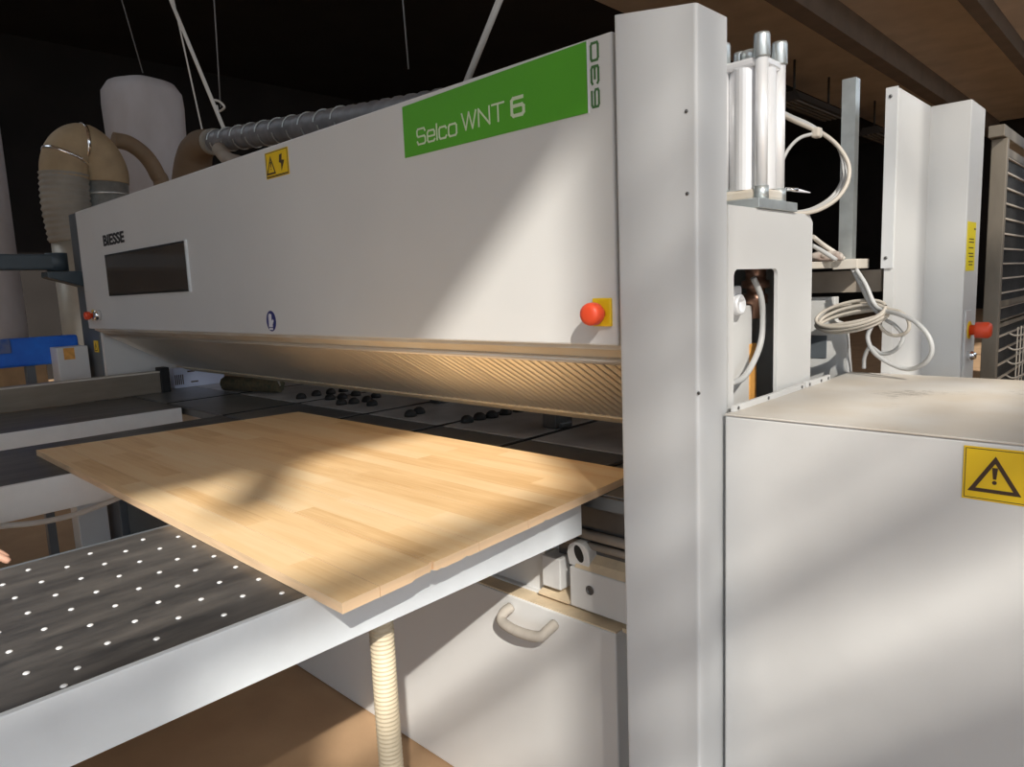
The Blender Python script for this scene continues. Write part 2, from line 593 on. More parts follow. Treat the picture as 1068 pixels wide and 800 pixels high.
# ================================================================== the setting
BY = 30.0
bm = new(); bx(bm, -16, 4.2, -4.7, BY, -0.2, 0.0)
struct('floor', bm, FLOOR)
bm = new(); bx(bm, -60, 4.2, -60, -4.7, -0.22, -0.02); bx(bm, 4.2, 60, -60, 60, -0.22, -0.02)
struct('ground_yard', bm, YARD)
CZ = 6.4
bm = new(); bx(bm, -7.9, 4.2, -4.7, BY, CZ, CZ+0.2)
struct('ceiling', bm, CONCRETE)
# near-black deck paints in the unlit hall; roof light added for fill
SKX0, SKX1, SKY0, SKY1 = -11.4, -8.0, -4.0, 0.8
bm = new()
bx(bm, -16, SKX0, -4.7, BY, CZ, CZ+0.2); bx(bm, SKX1, -7.9, -4.7, BY, CZ, CZ+0.2)
bx(bm, SKX0, SKX1, -4.7, SKY0, CZ, CZ+0.2); bx(bm, SKX0, SKX1, SKY1, BY, CZ, CZ+0.2)
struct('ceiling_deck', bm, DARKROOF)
for x, w, d in ((-3.05, 0.24, 0.34), (-5.1, 0.34, 0.5), (-0.8, 0.24, 0.34)):
    bm = new(); bx(bm, x-w/2, x+w/2, -4.5, BY-0.1, CZ-d, CZ-0.0)
    struct('ceiling_beam', bm, BEAMM)
bm = new(); bx(bm, -16.2, 4.2, BY, BY+0.2, 0, CZ)
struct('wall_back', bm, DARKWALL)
bm = new(); bx(bm, -16.2, -16, -4.7, BY, 0, CZ)
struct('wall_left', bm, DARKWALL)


def wall_x(x0, x1, y0, y1, z1, holes):
    """wall slab with rectangular openings; holes = (ya, yb, za, zb)"""
    bm = new()
    ys = sorted({y0, y1, *[h[0] for h in holes], *[h[1] for h in holes]})
    for a, b in zip(ys, ys[1:]):
        cuts = sorted([(h[2], h[3]) for h in holes if h[0] <= a and h[1] >= b])
        z = 0.0
        for c, d in cuts:
            if c > z:
                bx(bm, x0, x1, a, b, z, c)
            z = d
        if z < z1:
            bx(bm, x0, x1, a, b, z, z1)
    return bm


WX = 4.0
FAR = ((2.0, 6.0), (7.0, 11.0), (12.0, 16.0), (17.0, 21.0), (22.0, 26.0))  # unseen far windows, added to brighten the back and its ceiling
holes = [(-4.2, 0.6, 0.0, 2.7), (-4.15, -2.565, 4.41, 5.985), (-2.49, -0.6, 4.41, 6.15)] + [(a, b, 3.4, 5.9) for a, b in FAR]  # low door opening added to light the right-facing sides
struct('wall_right', wall_x(WX, WX+0.02, -4.7, BY, CZ, holes), WALL)
FX0, FX1, FZ1 = -1.2, 3.7, 1.9  # unseen front openings, low and high, added for fill light
bm = wall_x(-4.72, -4.70, -16, 4.02, CZ, [(FX0, FX1, 0.0, FZ1), (FX0, FX1, 3.6, 6.2)])
for v in bm.verts:
    v.co = Vector((v.co.y, v.co.x, v.co.z))
bmesh.ops.recalc_face_normals(bm, faces=bm.faces)
struct('wall_front', bm, WALL)

CLEAR = pane_material('clean_window_glass', 0.94, 1.0, (1, 1, 1))
DIM = pane_material('dull_sun_filter', 0.28, 0.5, (1, 2.0, 5.0))  # from here on: added sun filters, toned to lay soft light patches
LOWFILTER = pane_material('low_sun_filter', 0.08, 0.62, (1, 2.0, 7.0))
DARKFILTER = pane_material('dark_sun_filter', 0.04, 0.3, (1, 2.0, 5.0))
HALFFILTER = pane_material('half_sun_filter', 0.40, 0.80, (1, 2.0, 9.0))
BRIGHT = pane_material('bright_sun_filter', 0.35, 1.0, (1, 2.0, 8.0))
MID = pane_material('mid_sun_filter', 0.45, 0.72, (1, 2.0, 5.0))
WIDEFILTER = pane_material('wide_sun_filter', 0.20, 0.98, (1, 2.0, 9.0))


def window(n, ya, yb, za, zb, bars_h, bars_v, panes):
    w = bpy.data.objects.new('window_%d' % n, None); COL.objects.link(w)
    w.location = (WX, (ya+yb)/2, za); WORLD[w] = Vector(w.location); w['kind'] = 'structure'
    bm = new()
    for z, h in bars_h:
        bx(bm, WX-0.01, WX+0.03, ya, yb, z-h/2, z+h/2)
    for y, h, z0, z1 in bars_v:
        bx(bm, WX-0.01, WX+0.03, y-h/2, y+h/2, z0, z1)
    obj('window_frame', bm, WALL, w)
    for (a, b, c, d, m) in panes:
        # a single sheet, so that the light is filtered once
        bm = new()
        bm.faces.new([bm.verts.new((WX+0.01, p, q)) for p, q in ((a, c), (b, c), (b, d), (a, d))])
        obj('window_pane', bm, m, w)


window(1, -4.15, -2.565, 4.41, 5.985, [(5.272, 0.075), (4.965, 0.03)], [(-3.48, 0.14, 5.72, 5.985)],  # short upper bar added to shade a notch in the board's sunlight
       [(-4.15, -2.565, 5.31, 5.985, CLEAR), (-3.42, -2.565, 4.98, 5.235, CLEAR), (-4.15, -3.42, 4.98, 5.235, DARKFILTER), (-4.15, -2.565, 4.41, 4.95, HALFFILTER)])
window(2, -2.49, -0.6, 4.41, 6.15, [(4.79, 0.03)], [(-2.33, 0.03, 4.41, 6.15), (-1.26, 0.03, 4.41, 6.15)],  # sheets split so each area behind gets its own share of sun
       [(-2.49, -2.345, 4.41, 6.15, LOWFILTER), (-2.315, -1.275, 4.41, 4.775, WIDEFILTER), (-2.315, -1.275, 4.805, 5.25, BRIGHT), (-2.315, -1.275, 5.25, 6.15, MID),
        (-1.245, -0.6, 4.41, 5.33, DARKFILTER), (-1.245, -0.6, 5.33, 6.15, DIM)])
for n, (ya, yb) in enumerate(FAR):
    window(3+n, ya, yb, 3.4, 5.9, [(4.6, 0.06)], [((ya+yb)/2, 0.06, 3.4, 5.9)], [(ya, yb, 3.4, 5.9, CLEAR)])

# ================================================================== the beam saw
SAW = thing('panel_saw', 'large pale grey saw with a green sign on its long front cover', 'machine', (-2.4, 1.9, 0))
YM = 1.15
PZ0, PZ1 = 1.297, 1.886
PX0, PX1 = -4.10, -0.803
bm = new(); bx(bm, PX0, PX1, YM, YM+0.09, PZ0, PZ1, bev=0.004)
obj('front_cover', bm, WHITE, SAW)
bm = new(); bx(bm, -4.06, -0.83, YM+0.09, 1.66, 1.31, 1.80, bev=0.01)
obj('pressure_beam', bm, DARKGREY, SAW, 'dark grey beam body behind the white front cover')

# green sign with lettering
SGZ0, SGZ1 = 1.752, 1.8845
bm = new(); hexa(bm, [(-1.431, YM-0.002, 1.750), (-0.862, YM-0.002, 1.750), (-0.862, YM, 1.750), (-1.431, YM, 1.750),
                      (-1.431, YM-0.002, 1.872), (-0.862, YM-0.002, 1.8815), (-0.862, YM, 1.8815), (-1.431, YM, 1.872)])
sign = obj('name_sign', bm, GREEN, SAW, 'green sign strip with pale lettering')
obj('lettering', stroke_text('Selco', (0.030, 0.026, 0.0, 0.025, 0.027), 0.0355, 0.0085, 0.0042, (-1.379, 1.7735), YM-0.002), PALEINK, sign)
obj('lettering', stroke_text('WNT', (0.046, 0.034, 0.036), 0.0365, 0.0085, 0.0040, (-1.218, 1.7785), YM-0.002), PALEINK, sign)
obj('lettering', stroke_text('6', (0.034,), 0.035, 0.0, 0.0072, (-1.062, 1.7805), YM-0.002), PALEINK, sign)
num = obj('number_lettering', stroke_text('630', (0.0315, 0.0315, 0.0315), 0.0165, 0.0110, 0.0046, (-0.8355, 1.758), YM, True), GREENINK, SAW, 'dark green number written upwards beside the sign')
bm = new(); bx(bm, -0.8615, -0.8585, YM-0.0012, YM, 1.749, 1.8825)
obj('sign_edge', bm, WHITEINK, SAW)
# faded badge
bm = new()
bt = text_bm('BIESSE', 0.046, (-3.725, YM-0.001, 1.692), 1.55, bold=0.0026)
obj('badge_lettering', bt, GREYINK, SAW)
# viewing window
bm = new(); bx(bm, -3.72, -2.79, YM-0.004, YM, 1.456, 1.649)
bx(bm, -2.794, -2.782, YM-0.007, YM, 1.453, 1.652, mi=1)
vf = obj('viewing_window', bm, [BLACK, RAILW], SAW, 'dark glossy viewing window')
GLOSS = mat('dark_glass', (0.055, 0.048, 0.042), 0.12, spec=0.8, col2=(0.10, 0.08, 0.065), scale=2.5)  # brownish tones paint in the reflections on the glass
bm = new(); bx(bm, -3.71, -2.80, YM-0.006, YM-0.004, 1.464, 1.641)
obj('pane', bm, GLOSS, vf)
# yellow double warning label
bm = new(); bx(bm, -2.13, -1.99, YM-0.0012, YM, 1.7885, 1.8685)
wl = obj('warning_label', bm, YELLOW, SAW, 'small yellow label with two hazard pictures')
bm = new()
warning_triangle(bm, -2.097, 1.828, 0.056, 0.056, YM-0.0012)
flat_poly(bm, [(-2.042, 1.852), (-2.026, 1.854), (-2.030, 1.836), (-2.014, 1.833), (-2.034, 1.802), (-2.034, 1.826), (-2.046, 1.830)], YM-0.0012, 0.0004)
for z in (1.7935,):
    bx(bm, -2.125, -1.995, YM-0.0016, YM-0.0012, z, z+0.0025)
frame_poly(bm, [(-2.127, 1.7905), (-1.993, 1.7905), (-1.993, 1.8665), (-2.127, 1.8665)], [(-2.124, 1.7925), (-1.996, 1.7925), (-1.996, 1.8645), (-2.124, 1.8645)], YM-0.0012, 0.0004)
obj('symbol', bm, INK, wl)
# blue oval glove sign
bm = new()
flat_poly(bm, [(-2.181+0.031*math.cos(a), 1.342+0.034*math.sin(a)) for a in [2*PI*k/32 for k in range(32)]], YM, 0.001)
gl = obj('glove_label', bm, BLUE, SAW, 'round blue sticker with a white glove')
bm = new()
flat_poly(bm, [(-2.197, 1.322), (-2.172, 1.322), (-2.172, 1.331), (-2.163, 1.343), (-2.168, 1.348), (-2.177, 1.343), (-2.176, 1.364), (-2.190, 1.367), (-2.196, 1.360)], YM-0.001, 0.0004)
flat_poly(bm, [(-2.196, 1.313), (-2.172, 1.313), (-2.172, 1.319), (-2.196, 1.319)], YM-0.001, 0.0004)
obj('symbol', bm, WHITEINK, gl)


def emergency_button(x, y, z, parent, s=1.0):
    bm = new(); bx(bm, x-0.020*s, x+0.024*s, y-0.008*s, y, z-0.026*s, z+0.030*s, bev=0.002)
    b = obj('emergency_button', bm, YELLOW, parent, 'yellow plate with a red mushroom push button')
    bm = new(); lathe(bm, [(0.012*s, -0.008*s), (0.012*s, -0.022*s), (0.0205*s, -0.022*s), (0.0225*s, -0.027*s), (0.0225*s, -0.042*s), (0.020*s, -0.049*s), (0.012*s, -0.052*s), (0, -0.0525*s)], (x, y, z), 24, 'y')
    obj('push_knob', bm, RED, b, 'red mushroom knob')


emergency_button(-0.838, YM, 1.362, SAW)
emergency_button(-3.985, YM, 1.365, SAW, 0.9)
bm = new(); lathe(bm, [(0.026, 0), (0.026, -0.02), (0.018, -0.03), (0, -0.031)], (-3.90, YM, 1.366), 20, 'y')
obj('selector_knob', bm, CHROME, SAW, 'silver selector knob')

# hood below the cover: flange, bright rail, slanted strips, tan lip
bm = new(); prism(bm, [(1.165, 1.297), (1.165, 1.288), (1.218, 1.262), (1.235, 1.262), (1.235, 1.297)], 'x', -4.06, -0.80)
obj('hood_flange', bm, DUSTY, SAW)
bm = new(); tube(bm, [(-4.06, 1.214, 1.258), (-0.80, 1.214, 1.258)], 0.008, 12)
obj('hood_rail', bm, RAILTAN, SAW)
bm = new()
A = Vector((0, 1.226, 1.250)); B = Vector((0, 1.545, 1.064))
dn = (B-A).normalized(); nn = Vector((0, dn.z, -dn.y))
pitch = 0.0272
nst = int((4.05-0.80)/pitch)
for i in range(nst):
    xa = -4.05+i*pitch; xb = xa+pitch-0.0048
    tilt = random.uniform(-0.0008, 0.0008)
    xm = (xa+xb)/2
    cols = []
    for x, o in ((xa, 0.0), (xa+0.004, 0.0013+tilt), (xb-0.004, 0.0013-tilt), (xb, 0.0)):
        cols.append([bm.verts.new(Vector((x, 0, 0))+A+(B-A)*t+nn*o) for t in (0, 0.33, 0.66, 1)])
    for c0, c1 in zip(cols, cols[1:]):
        for k in range(3):
            f = bm.faces.new((c0[k], c0[k+1], c1[k+1], c1[k])); f.smooth = True
    # strip has a back, so it is a solid ribbon
    back = [[bm.verts.new(Vector((x, 0, 0))+A+(B-A)*t-nn*0.002) for t in (0, 1)] for x in (xa, xb)]
    bm.faces.new((back[0][0], back[1][0], back[1][1], back[0][1]))
obj('strip_curtain', bm, CURTAIN, SAW, 'slanted curtain of narrow brownish strips reflecting the board')
bm = new(); hexa(bm, [(-4.05, A.y+0.004, A.z+0.006), (-0.80, A.y+0.004, A.z+0.006), (-0.80, B.y+0.004, B.z+0.006), (-4.05, B.y+0.004, B.z+0.006),
                      (-4.05, A.y+0.010, A.z+0.018), (-0.80, A.y+0.010, A.z+0.018), (-0.80, B.y+0.010, B.z+0.018), (-4.05, B.y+0.010, B.z+0.018)])
obj('hood_backing', bm, BLACK, SAW)
bm = new(); prism(bm, [(1.545, 1.072), (1.545, 1.058), (1.565, 1.046), (1.578, 1.046), (1.60, 1.034), (1.612, 1.036), (1.612, 1.072)], 'x', -4.05, -0.80)
obj('hood_lip', bm, BEIGEHOSE, SAW, 'tan lip along the lower edge of the hood')

# left end column
bm = new(); prism(bm, [(1.192, 0.0), (1.192, 1.90), (1.70, 1.90), (1.70, 0.0)], 'x', -4.37, -4.10, bev=0.004)
obj('end_column', bm, DARKGREY, SAW, 'dark grey end column left of the front cover')
bm = new(); bx(bm, -4.10, -4.065, 1.2, 1.70, 0.9, 1.296)
obj('end_plate', bm, WHITE, SAW)
bm = new(); bx(bm, -4.178, -4.118, 1.186, 1.19, 1.17, 1.23)
yl = obj('warning_label', bm, YELLOW, SAW)
bm = new(); warning_triangle(bm, -4.148, 1.199, 0.045, 0.045, 1.186); obj('symbol', bm, INK, yl)

# near column: folded sheet cover, its top slopes a little
YC = 1.13
CX0, CX1, CYB = -0.785, -0.618, 1.243
bm = new()
hexa(bm, [(CX0, YC, 0), (CX1, YC, 0), (CX1, CYB, 0), (CX0, CYB, 0),
          (CX0, YC, 1.903), (CX1, YC, 1.877), (CX1, CYB, 1.879), (CX0, CYB, 1.905)])
bm.edges.ensure_lookup_table()
es = [e for e in bm.edges if abs((e.verts[0].co-e.verts[1].co).z) > 1]
bmesh.ops.bevel(bm, geom=es, offset=0.006, segments=3, affect='EDGES', profile=0.5)
cov = obj('side_column', bm, COLUMN, SAW, 'tall folded pale grey column at the right end of the saw')
for p in ((716, 116), (717, 202), (729, 410)):
    q = at(p[0], p[1], 'y', YC)
    bm = new(); lathe(bm, [(0.0032, 0.0), (0.0032, -0.0012), (0, -0.0014)], (q.x, YC, q.z), 10, 'y')
    obj('screw', bm, DARKSTEEL, cov)

# bridge block behind the column, seen from the side, with its recess
bm = new()
out = [(1.245, 0.95), (1.245, 1.555), (1.635, 1.555), (1.655, 1.538), (1.655, 0.95), (1.468, 0.95)]
inn = [(1.468, 1.425), (1.464, 1.433), (1.456, 1.437), (1.280, 1.437), (1.271, 1.433), (1.267, 1.425), (1.267, 0.95)]
prism(bm, out+inn, 'x', CX1-0.008, CX1, bev=0.0)
bx(bm, -0.80, CX1-0.008, 1.245, 1.63, 1.535, 1.555)
obj('bridge_block', bm, WHITE, SAW)
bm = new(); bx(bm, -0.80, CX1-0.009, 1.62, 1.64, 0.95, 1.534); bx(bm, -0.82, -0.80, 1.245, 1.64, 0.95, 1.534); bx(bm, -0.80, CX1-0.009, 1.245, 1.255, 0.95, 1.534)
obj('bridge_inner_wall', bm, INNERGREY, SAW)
bm = new(); bx(bm, -0.715, -0.69, 1.262, 1.505, 0.95, 1.36, bev=0.003)
obj('slide_plate', bm, WHITE, SAW, 'white slide plate inside the recess')
bm = new(); lathe(bm, [(0.022, 0.0), (0.022, 0.018), (0.016, 0.022), (0.016, 0.0)], (-0.69, 1.41, 1.365), 18, 'x')
bx(bm, -0.715, -0.68, 1.38, 1.435, 1.345, 1.405, bev=0.006)
obj('bearing_head', bm, ALU, SAW)
bm = new(); bx(bm, -0.714, -0.688, 1.49, 1.525, 0.95, 1.275, bev=0.002)
obj('wood_strip', bm, ORANGE, SAW, 'orange dusty strip inside the recess')
bm = new(); lathe(bm, [(0.03, 1.50), (0.03, 1.44), (0.022, 1.435), (0.022, 1.415), (0.030, 1.413), (0.030, 1.398), (0.020, 1.396), (0.020, 1.385), (0.027, 1.383), (0.027, 1.365), (0.016, 1.358), (0.016, 1.33)], (-0.69, 1.52, 0), 16)
obj('hose_fitting', bm, COPPER, SAW, 'coppery hose fitting inside the recess')
bm = new(); tube(bm, smooth_path([(-0.668, 1.46, 1.42), (-0.660, 1.48, 1.38), (-0.660, 1.492, 1.33), (-0.660, 1.482, 1.28), (-0.658, 1.44, 1.24), (-0.652, 1.38, 1.215), (-0.645, 1.31, 1.212)], 8), 0.0065, 10)
obj('air_hose', bm, CABLEGREY, SAW, 'grey air hose curving inside the recess')
for z in (1.24, 1.295, 1.35):
    bm = new(); lathe(bm, [(0.006, 0.0), (0.006, 0.012), (0, 0.013)], (-0.69, 1.31, z), 12, 'x'); obj('stud', bm, DARKSTEEL, SAW)

# pneumatic cylinder on top of the block
cx, cy, hh = -0.672, 1.452, 0.0415
bm = new(); bx(bm, -0.745, -0.612, 1.362, 1.552, 1.556, 1.575, bev=0.001)
bx(bm, cx-hh-0.012, cx+hh+0.012, cy-hh-0.012, cy+hh+0.012, 1.575, 1.598, mi=1, bev=0.006)
cylb = obj('pneumatic_cylinder', bm, [STEEL, DUSTY], SAW, 'bright aluminium pneumatic cylinder on a steel base plate')
bm = new()
ring = []
for k in range(48):
    a = 2*PI*k/48
    # rounded body with flutes beside the four rods
    r = 0.046+0.006*abs(math.cos(2*a))**3
    ring.append((cx+r*math.cos(a+PI/4*0), cy+r*math.sin(a)))
prism(bm, ring, 'z', 1.598, 1.835)
obj('barrel', bm, ALU, cylb)
bm = new(); bx(bm, cx-hh-0.008, cx+hh+0.008, cy-hh-0.008, cy+hh+0.008, 1.835, 1.852, bev=0.005)
obj('cylinder_cap', bm, ALU, cylb)
bm = new(); lathe(bm, [(0.022, 1.852), (0.022, 1.874), (0.018, 1.878), (0, 1.878)], (cx, cy, 0), 20)
obj('port_boss', bm, STEEL, cylb)
for sx in (-1, 1):
    for sy in (-1, 1):
        bm = new()
        lathe(bm, [(0.0125, 1.598), (0.0125, 1.852)], (cx+sx*hh, cy+sy*hh, 0), 16)
        obj('tie_rod', bm, ALU, cylb)
        bm = new()
        lathe(bm, [(0.0150, 1.848), (0.0158, 1.850), (0.0158, 1.888), (0.0145, 1.893), (0, 1.893)], (cx+sx*hh, cy+sy*hh, 0), 16)
        obj('tie_rod_nut', bm, STEEL, cylb)
        bm = new(); lathe(bm, [(0.016, 1.575), (0.016, 1.602)], (cx+sx*(hh+0.001), cy+sy*(hh+0.001), 0), 6)
        obj('base_nut', bm, STEEL, cylb)
bm = new(); tube(bm, [(-0.615, 1.50, 1.6), (-0.597, 1.515, 1.598)], 0.004, 8); obj('valve_stem', bm, CHROME, cylb)

# base cabinet
bm = new()
bx(bm, -4.05, -0.640, 1.30, 1.70, 0.0, 0.63, bev=0.003)
bx(bm, -4.05, -1.16, 1.315, 1.70, 0.63, 0.905)
bx(bm, -1.16, -0.640, 1.345, 1.70, 0.63, 0.905)
obj('base_cabinet', bm, WHITE, SAW)
bm = new(); bx(bm, -2.95, -0.895, 1.25, 1.30, 0.004, 0.622, bev=0.004)
door = obj('access_door', bm, WHITE, SAW, 'white lower access panel with a dusty pull handle')
bm = new(); bx(bm, -2.95, -0.897, 1.254, 1.302, 0.622, 0.6255)
bx(bm, -0.89, -0.66, 1.27, 1.302, 0.622, 0.632)
obj('dust_ledge', bm, TAN, door, 'ledge covered with tan sawdust')
bm = new()
hp = smooth_path([(-1.228, 1.25, 0.590), (-1.229, 1.222, 0.583), (-1.221, 1.207, 0.571), (-1.19, 1.200, 0.567), (-1.155, 1.198, 0.566), (-1.12, 1.200, 0.567), (-1.088, 1.206, 0.572), (-1.079, 1.222, 0.583), (-1.078, 1.25, 0.590)], 6)
tube(bm, hp, 0.0135, 14)
hd = obj('handle', bm, HANDLEM, door, 'curved dusty grey pull handle')
# guide block with bolt hole, smaller block, dusty saddle, dark rails
bm = new(); prism(bm, [(1.285, 0.634), (1.285, 0.735), (1.345, 0.735), (1.345, 0.634)], 'x', -1.055, -0.655, bev=0.003)
gb = obj('guide_block', bm, WHITE, SAW)
bm = new(); lathe(bm, [(0.0115, -0.001), (0.0115, -0.003), (0.0075, -0.0031), (0.0075, 0.0), (0, 0.0)], (-0.992, 1.285, 0.690), 20, 'y')
obj('bolt', bm, DARKSTEEL, gb, 'dark socket bolt')
bm = new(); prism(bm, [(1.287, 0.736), (1.300, 0.752), (1.325, 0.765), (1.345, 0.767), (1.345, 0.736)], 'x', -1.04, -0.655)
obj('dust_pile', bm, TAN, gb, 'tan sawdust lying on the block')
bm = new(); bx(bm, -1.148, -1.088, 1.288, 1.345, 0.660, 0.742, bev=0.003)
obj('stop_block', bm, WHITE, SAW)
bm = new(); prism(bm, [(1.285, 0.634), (1.285, 0.64), (1.345, 0.66), (1.345, 0.634)], 'x', -1.16, -1.06)
obj('dust_pile', bm, TAN, SAW, 'tan sawdust between the two white blocks')
bm = new()
lug = [(-1.062, 0.736), (-1.0, 0.736), (-1.0, 0.765)] + [(-1.034+0.032*math.cos(a), 0.772+0.026*math.sin(a)) for a in [PI*k/10 for k in range(1, 10)]] + [(-1.068, 0.765)]
prism(bm, lug, 'y', 1.293, 1.345, bev=0.002)
lg = obj('bearing_lug', bm, WHITE, SAW)
bm = new()
prism(bm, [(-1.030+0.013*math.cos(a)-0.006*math.sin(a), 0.770+0.021*math.sin(a)) for a in [2*PI*k/20 for k in range(20)]], 'y', 1.292, 1.2945)
obj('slot', bm, BLACK, lg, 'dark oval opening')
for z, r, y in ((0.815, 0.012, 1.316), (0.787, 0.009, 1.318)):
    bm = new(); tube(bm, [(-1.12, y, z), (-0.655, y, z)], r, 12)
    obj('guide_rail', bm, DUSTMETAL, SAW)
bm = new(); bx(bm, -1.12, -0.655, 1.325, 1.345, 0.70, 0.905); bx(bm, -1.12, -0.655, 1.31, 1.345, 0.885, 0.905)
obj('saw_carriage_guard', bm, DARKSTEEL, SAW, 'dark steel guard below the table edge')

# worktable of the saw
TZ = 0.943
bm = new(); bx(bm, -4.05, -0.655, 1.262, 2.30, 0.906, TZ-0.004, bev=0.002)
wt = obj('worktable', bm, DARKSTEEL, SAW, 'dark steel worktable under the beam')
xs = [-4.04, -3.45, -2.86, -2.34, -1.89, -1.47, -1.06, -0.66]
for a, b in zip(xs, xs[1:]):
    bm = new(); bx(bm, a+0.006, b-0.022, 1.268, 1.60, TZ-0.004, TZ, bev=0.001)
    obj('table_plate', bm, FRONTPLATE, wt)
    bm = new(); bx(bm, a+0.006, b-0.022, 1.615, 2.28, TZ-0.004, TZ, bev=0.001)
    obj('table_plate', bm, PLATE, wt)
for x in xs[1:-1]:
    bm = new(); bx(bm, x-0.016, x-0.003, 1.262, 2.28, TZ-0.003, TZ+0.0004)
    obj('slot_strip', bm, BLACK, wt)
casters = []
for px, py in ((487, 437), (500, 434), (513, 432), (527, 429), (541, 426), (428, 431), (437, 428)):
    casters.append(at(px, py, 'z', TZ+0.012))
for px, py in ((314, 413), (330, 410), (344, 414), (345, 408), (357, 413), (358, 406), (371, 410), (356, 419), (369, 418), (383, 416), (392, 412), (388, 420)):
    casters.append(at(px, py, 'z', TZ+0.012))
for q in casters:
    bm = new(); lathe(bm, [(0.024, 0.0), (0.024, 0.009), (0.019, 0.019), (0.010, 0.025), (0, 0.026)], (q.x, q.y, TZ), 14)
    obj('ball_caster', bm, BLACK, wt)
for px, py in ((453, 421), (573, 447)):
    q = at(px, py, 'z', TZ)
    bm = new(); bx(bm, q.x-0.03, q.x+0.03, q.y, q.y+0.09, TZ, TZ+0.075, bev=0.004); bx(bm, q.x-0.04, q.x+0.04, q.y+0.015, q.y+0.075, TZ, TZ+0.018, bev=0.003)
    obj('clamp', bm, DARKSTEEL, wt, 'dark clamp foot standing on the worktable')

# ================================================================== housing on the right
HB = thing('machine_housing', 'large pale grey metal housing with a dusty top and a yellow triangle warning sign', 'cabinet', (0.1, 1.57, 0))
HX0, HX1, HY0, HY1, HZ = -0.610, 0.95, 1.215, 1.905, 1.17
bm = new(); bx(bm, HX0, HX1, HY0, HY1, 0, HZ-0.004, bev=0.004)
obj('body', bm, HOUSE, HB)
bm = new(); bx(bm, HX0+0.001, HX1, HY0-0.002, HY1, HZ-0.004, HZ, bev=0.0015)
obj('top_panel', bm, HOUSETOP, HB, 'dusty scuffed top panel')
bm = new(); bx(bm, HX0+0.002, HX0+0.010, HY0+0.02, HY0+0.36, HZ, HZ+0.012, bev=0.001)
bx(bm, HX0+0.002, HX0+0.010, HY0+0.375, HY0+0.52, HZ, HZ+0.013, bev=0.001)
hs = obj('hinge_strip', bm, WHITE, HB, 'white strip along the left edge of the top')
for y in (0.035, 0.17, 0.345, 0.39, 0.46, 0.505):
    bm = new(); lathe(bm, [(0.0035, 0.0), (0.0035, 0.0015), (0, 0.002)], (HX0+0.010, HY0+y, HZ+0.006), 10, 'x')
    obj('screw', bm, DARKSTEEL, hs)
bm = new(); bx(bm, -0.224, -0.134, HY0-0.0012, HY0, 1.077, 1.158, bev=0.0004, seg=1)
lab = obj('warning_label', bm, YELLOW, HB, 'yellow warning label with a black exclamation triangle')
bm = new()
warning_triangle(bm, -0.1835, 1.118, 0.067, 0.056, HY0-0.0012, 0.0004)
frame_poly(bm, [(-0.2215, 1.0795), (-0.1365, 1.0795), (-0.1365, 1.1555), (-0.2215, 1.1555)], [(-0.2205, 1.0805), (-0.1375, 1.0805), (-0.1375, 1.1545), (-0.2205, 1.1545)], HY0-0.0012, 0.0003)
obj('symbol', bm, INK, lab)

# ================================================================== far guard post (stepped sheet)
GP = thing('guard_post', 'tall stepped white sheet metal post with a yellow label standing behind the housing', 'post', (-0.47, 2.15, 0))
GZ = 1.852
bm = new()
bx(bm, -0.540, -0.518, 1.915, 2.2, 0, GZ)
obj('side_sheet', bm, WHITE, GP)
bm = new(); bx(bm, -0.520, -0.424, 2.2, 2.37, 0, GZ, bev=0.002)
obj('front_sheet', bm, WHITE, GP)
bm = new(); bx(bm, -0.546, -0.540, 1.912, 1.99, 1.43, GZ+0.004); bx(bm, -0.546, -0.520, 1.909, 1.915, 1.43, GZ+0.004)
fl = obj('edge_flange', bm, COLUMN, GP)
for z in (1.455, 1.835):
    bm = new(); lathe(bm, [(0.004, 0.0), (0.004, -0.002), (0, -0.0022)], (-0.535, 1.909, z), 10, 'y')
    obj('screw', bm, DARKSTEEL, fl)
# label on the right face x = -0.424
bm = new(); bx(bm, -0.424, -0.4232, 2.212, 2.315, 1.415, 1.545)
lb = obj('instruction_label', bm, BRIGHTYELLOW, GP, 'bright yellow label with small print')
bm = new()
for z in (1.43, 1.438, 1.452, 1.46, 1.475, 1.49, 1.498):
    bx(bm, -0.4232, -0.4229, 2.235+random.uniform(0, .012), 2.295-random.uniform(0, .015), z, z+0.003)
tri = [(2.285, 1.515), (2.31, 1.515), (2.312, 1.54), (2.29, 1.54)]
bx(bm, -0.4232, -0.4229, 2.292, 2.312, 1.525, 1.529)
obj('print', bm, INK, lb)
bm = new(); bx(bm, -0.424, -0.418, 2.215, 2.30, 1.10, 1.31, bev=0.002)
bp = obj('button_plate', bm, WHITE, GP)
bm = new(); lathe(bm, [(0.014, 0), (0.014, 0.014), (0.022, 0.016), (0.022, 0.045), (0.017, 0.052), (0, 0.053)], (-0.418, 2.255, 1.255), 20, 'x')
obj('push_knob', bm, RED, bp, 'red mushroom emergency knob')
bm = new(); lathe(bm, [(0.024, 0), (0.024, 0.003)], (-0.418, 2.255, 1.255), 20, 'x'); obj('knob_collar', bm, YELLOW, bp)
bm = new(); lathe(bm, [(0.013, 0), (0.013, 0.01), (0.008, 0.02), (0, 0.021)], (-0.418, 2.255, 1.185), 16, 'x'); obj('selector_knob', bm, CHROME, bp)

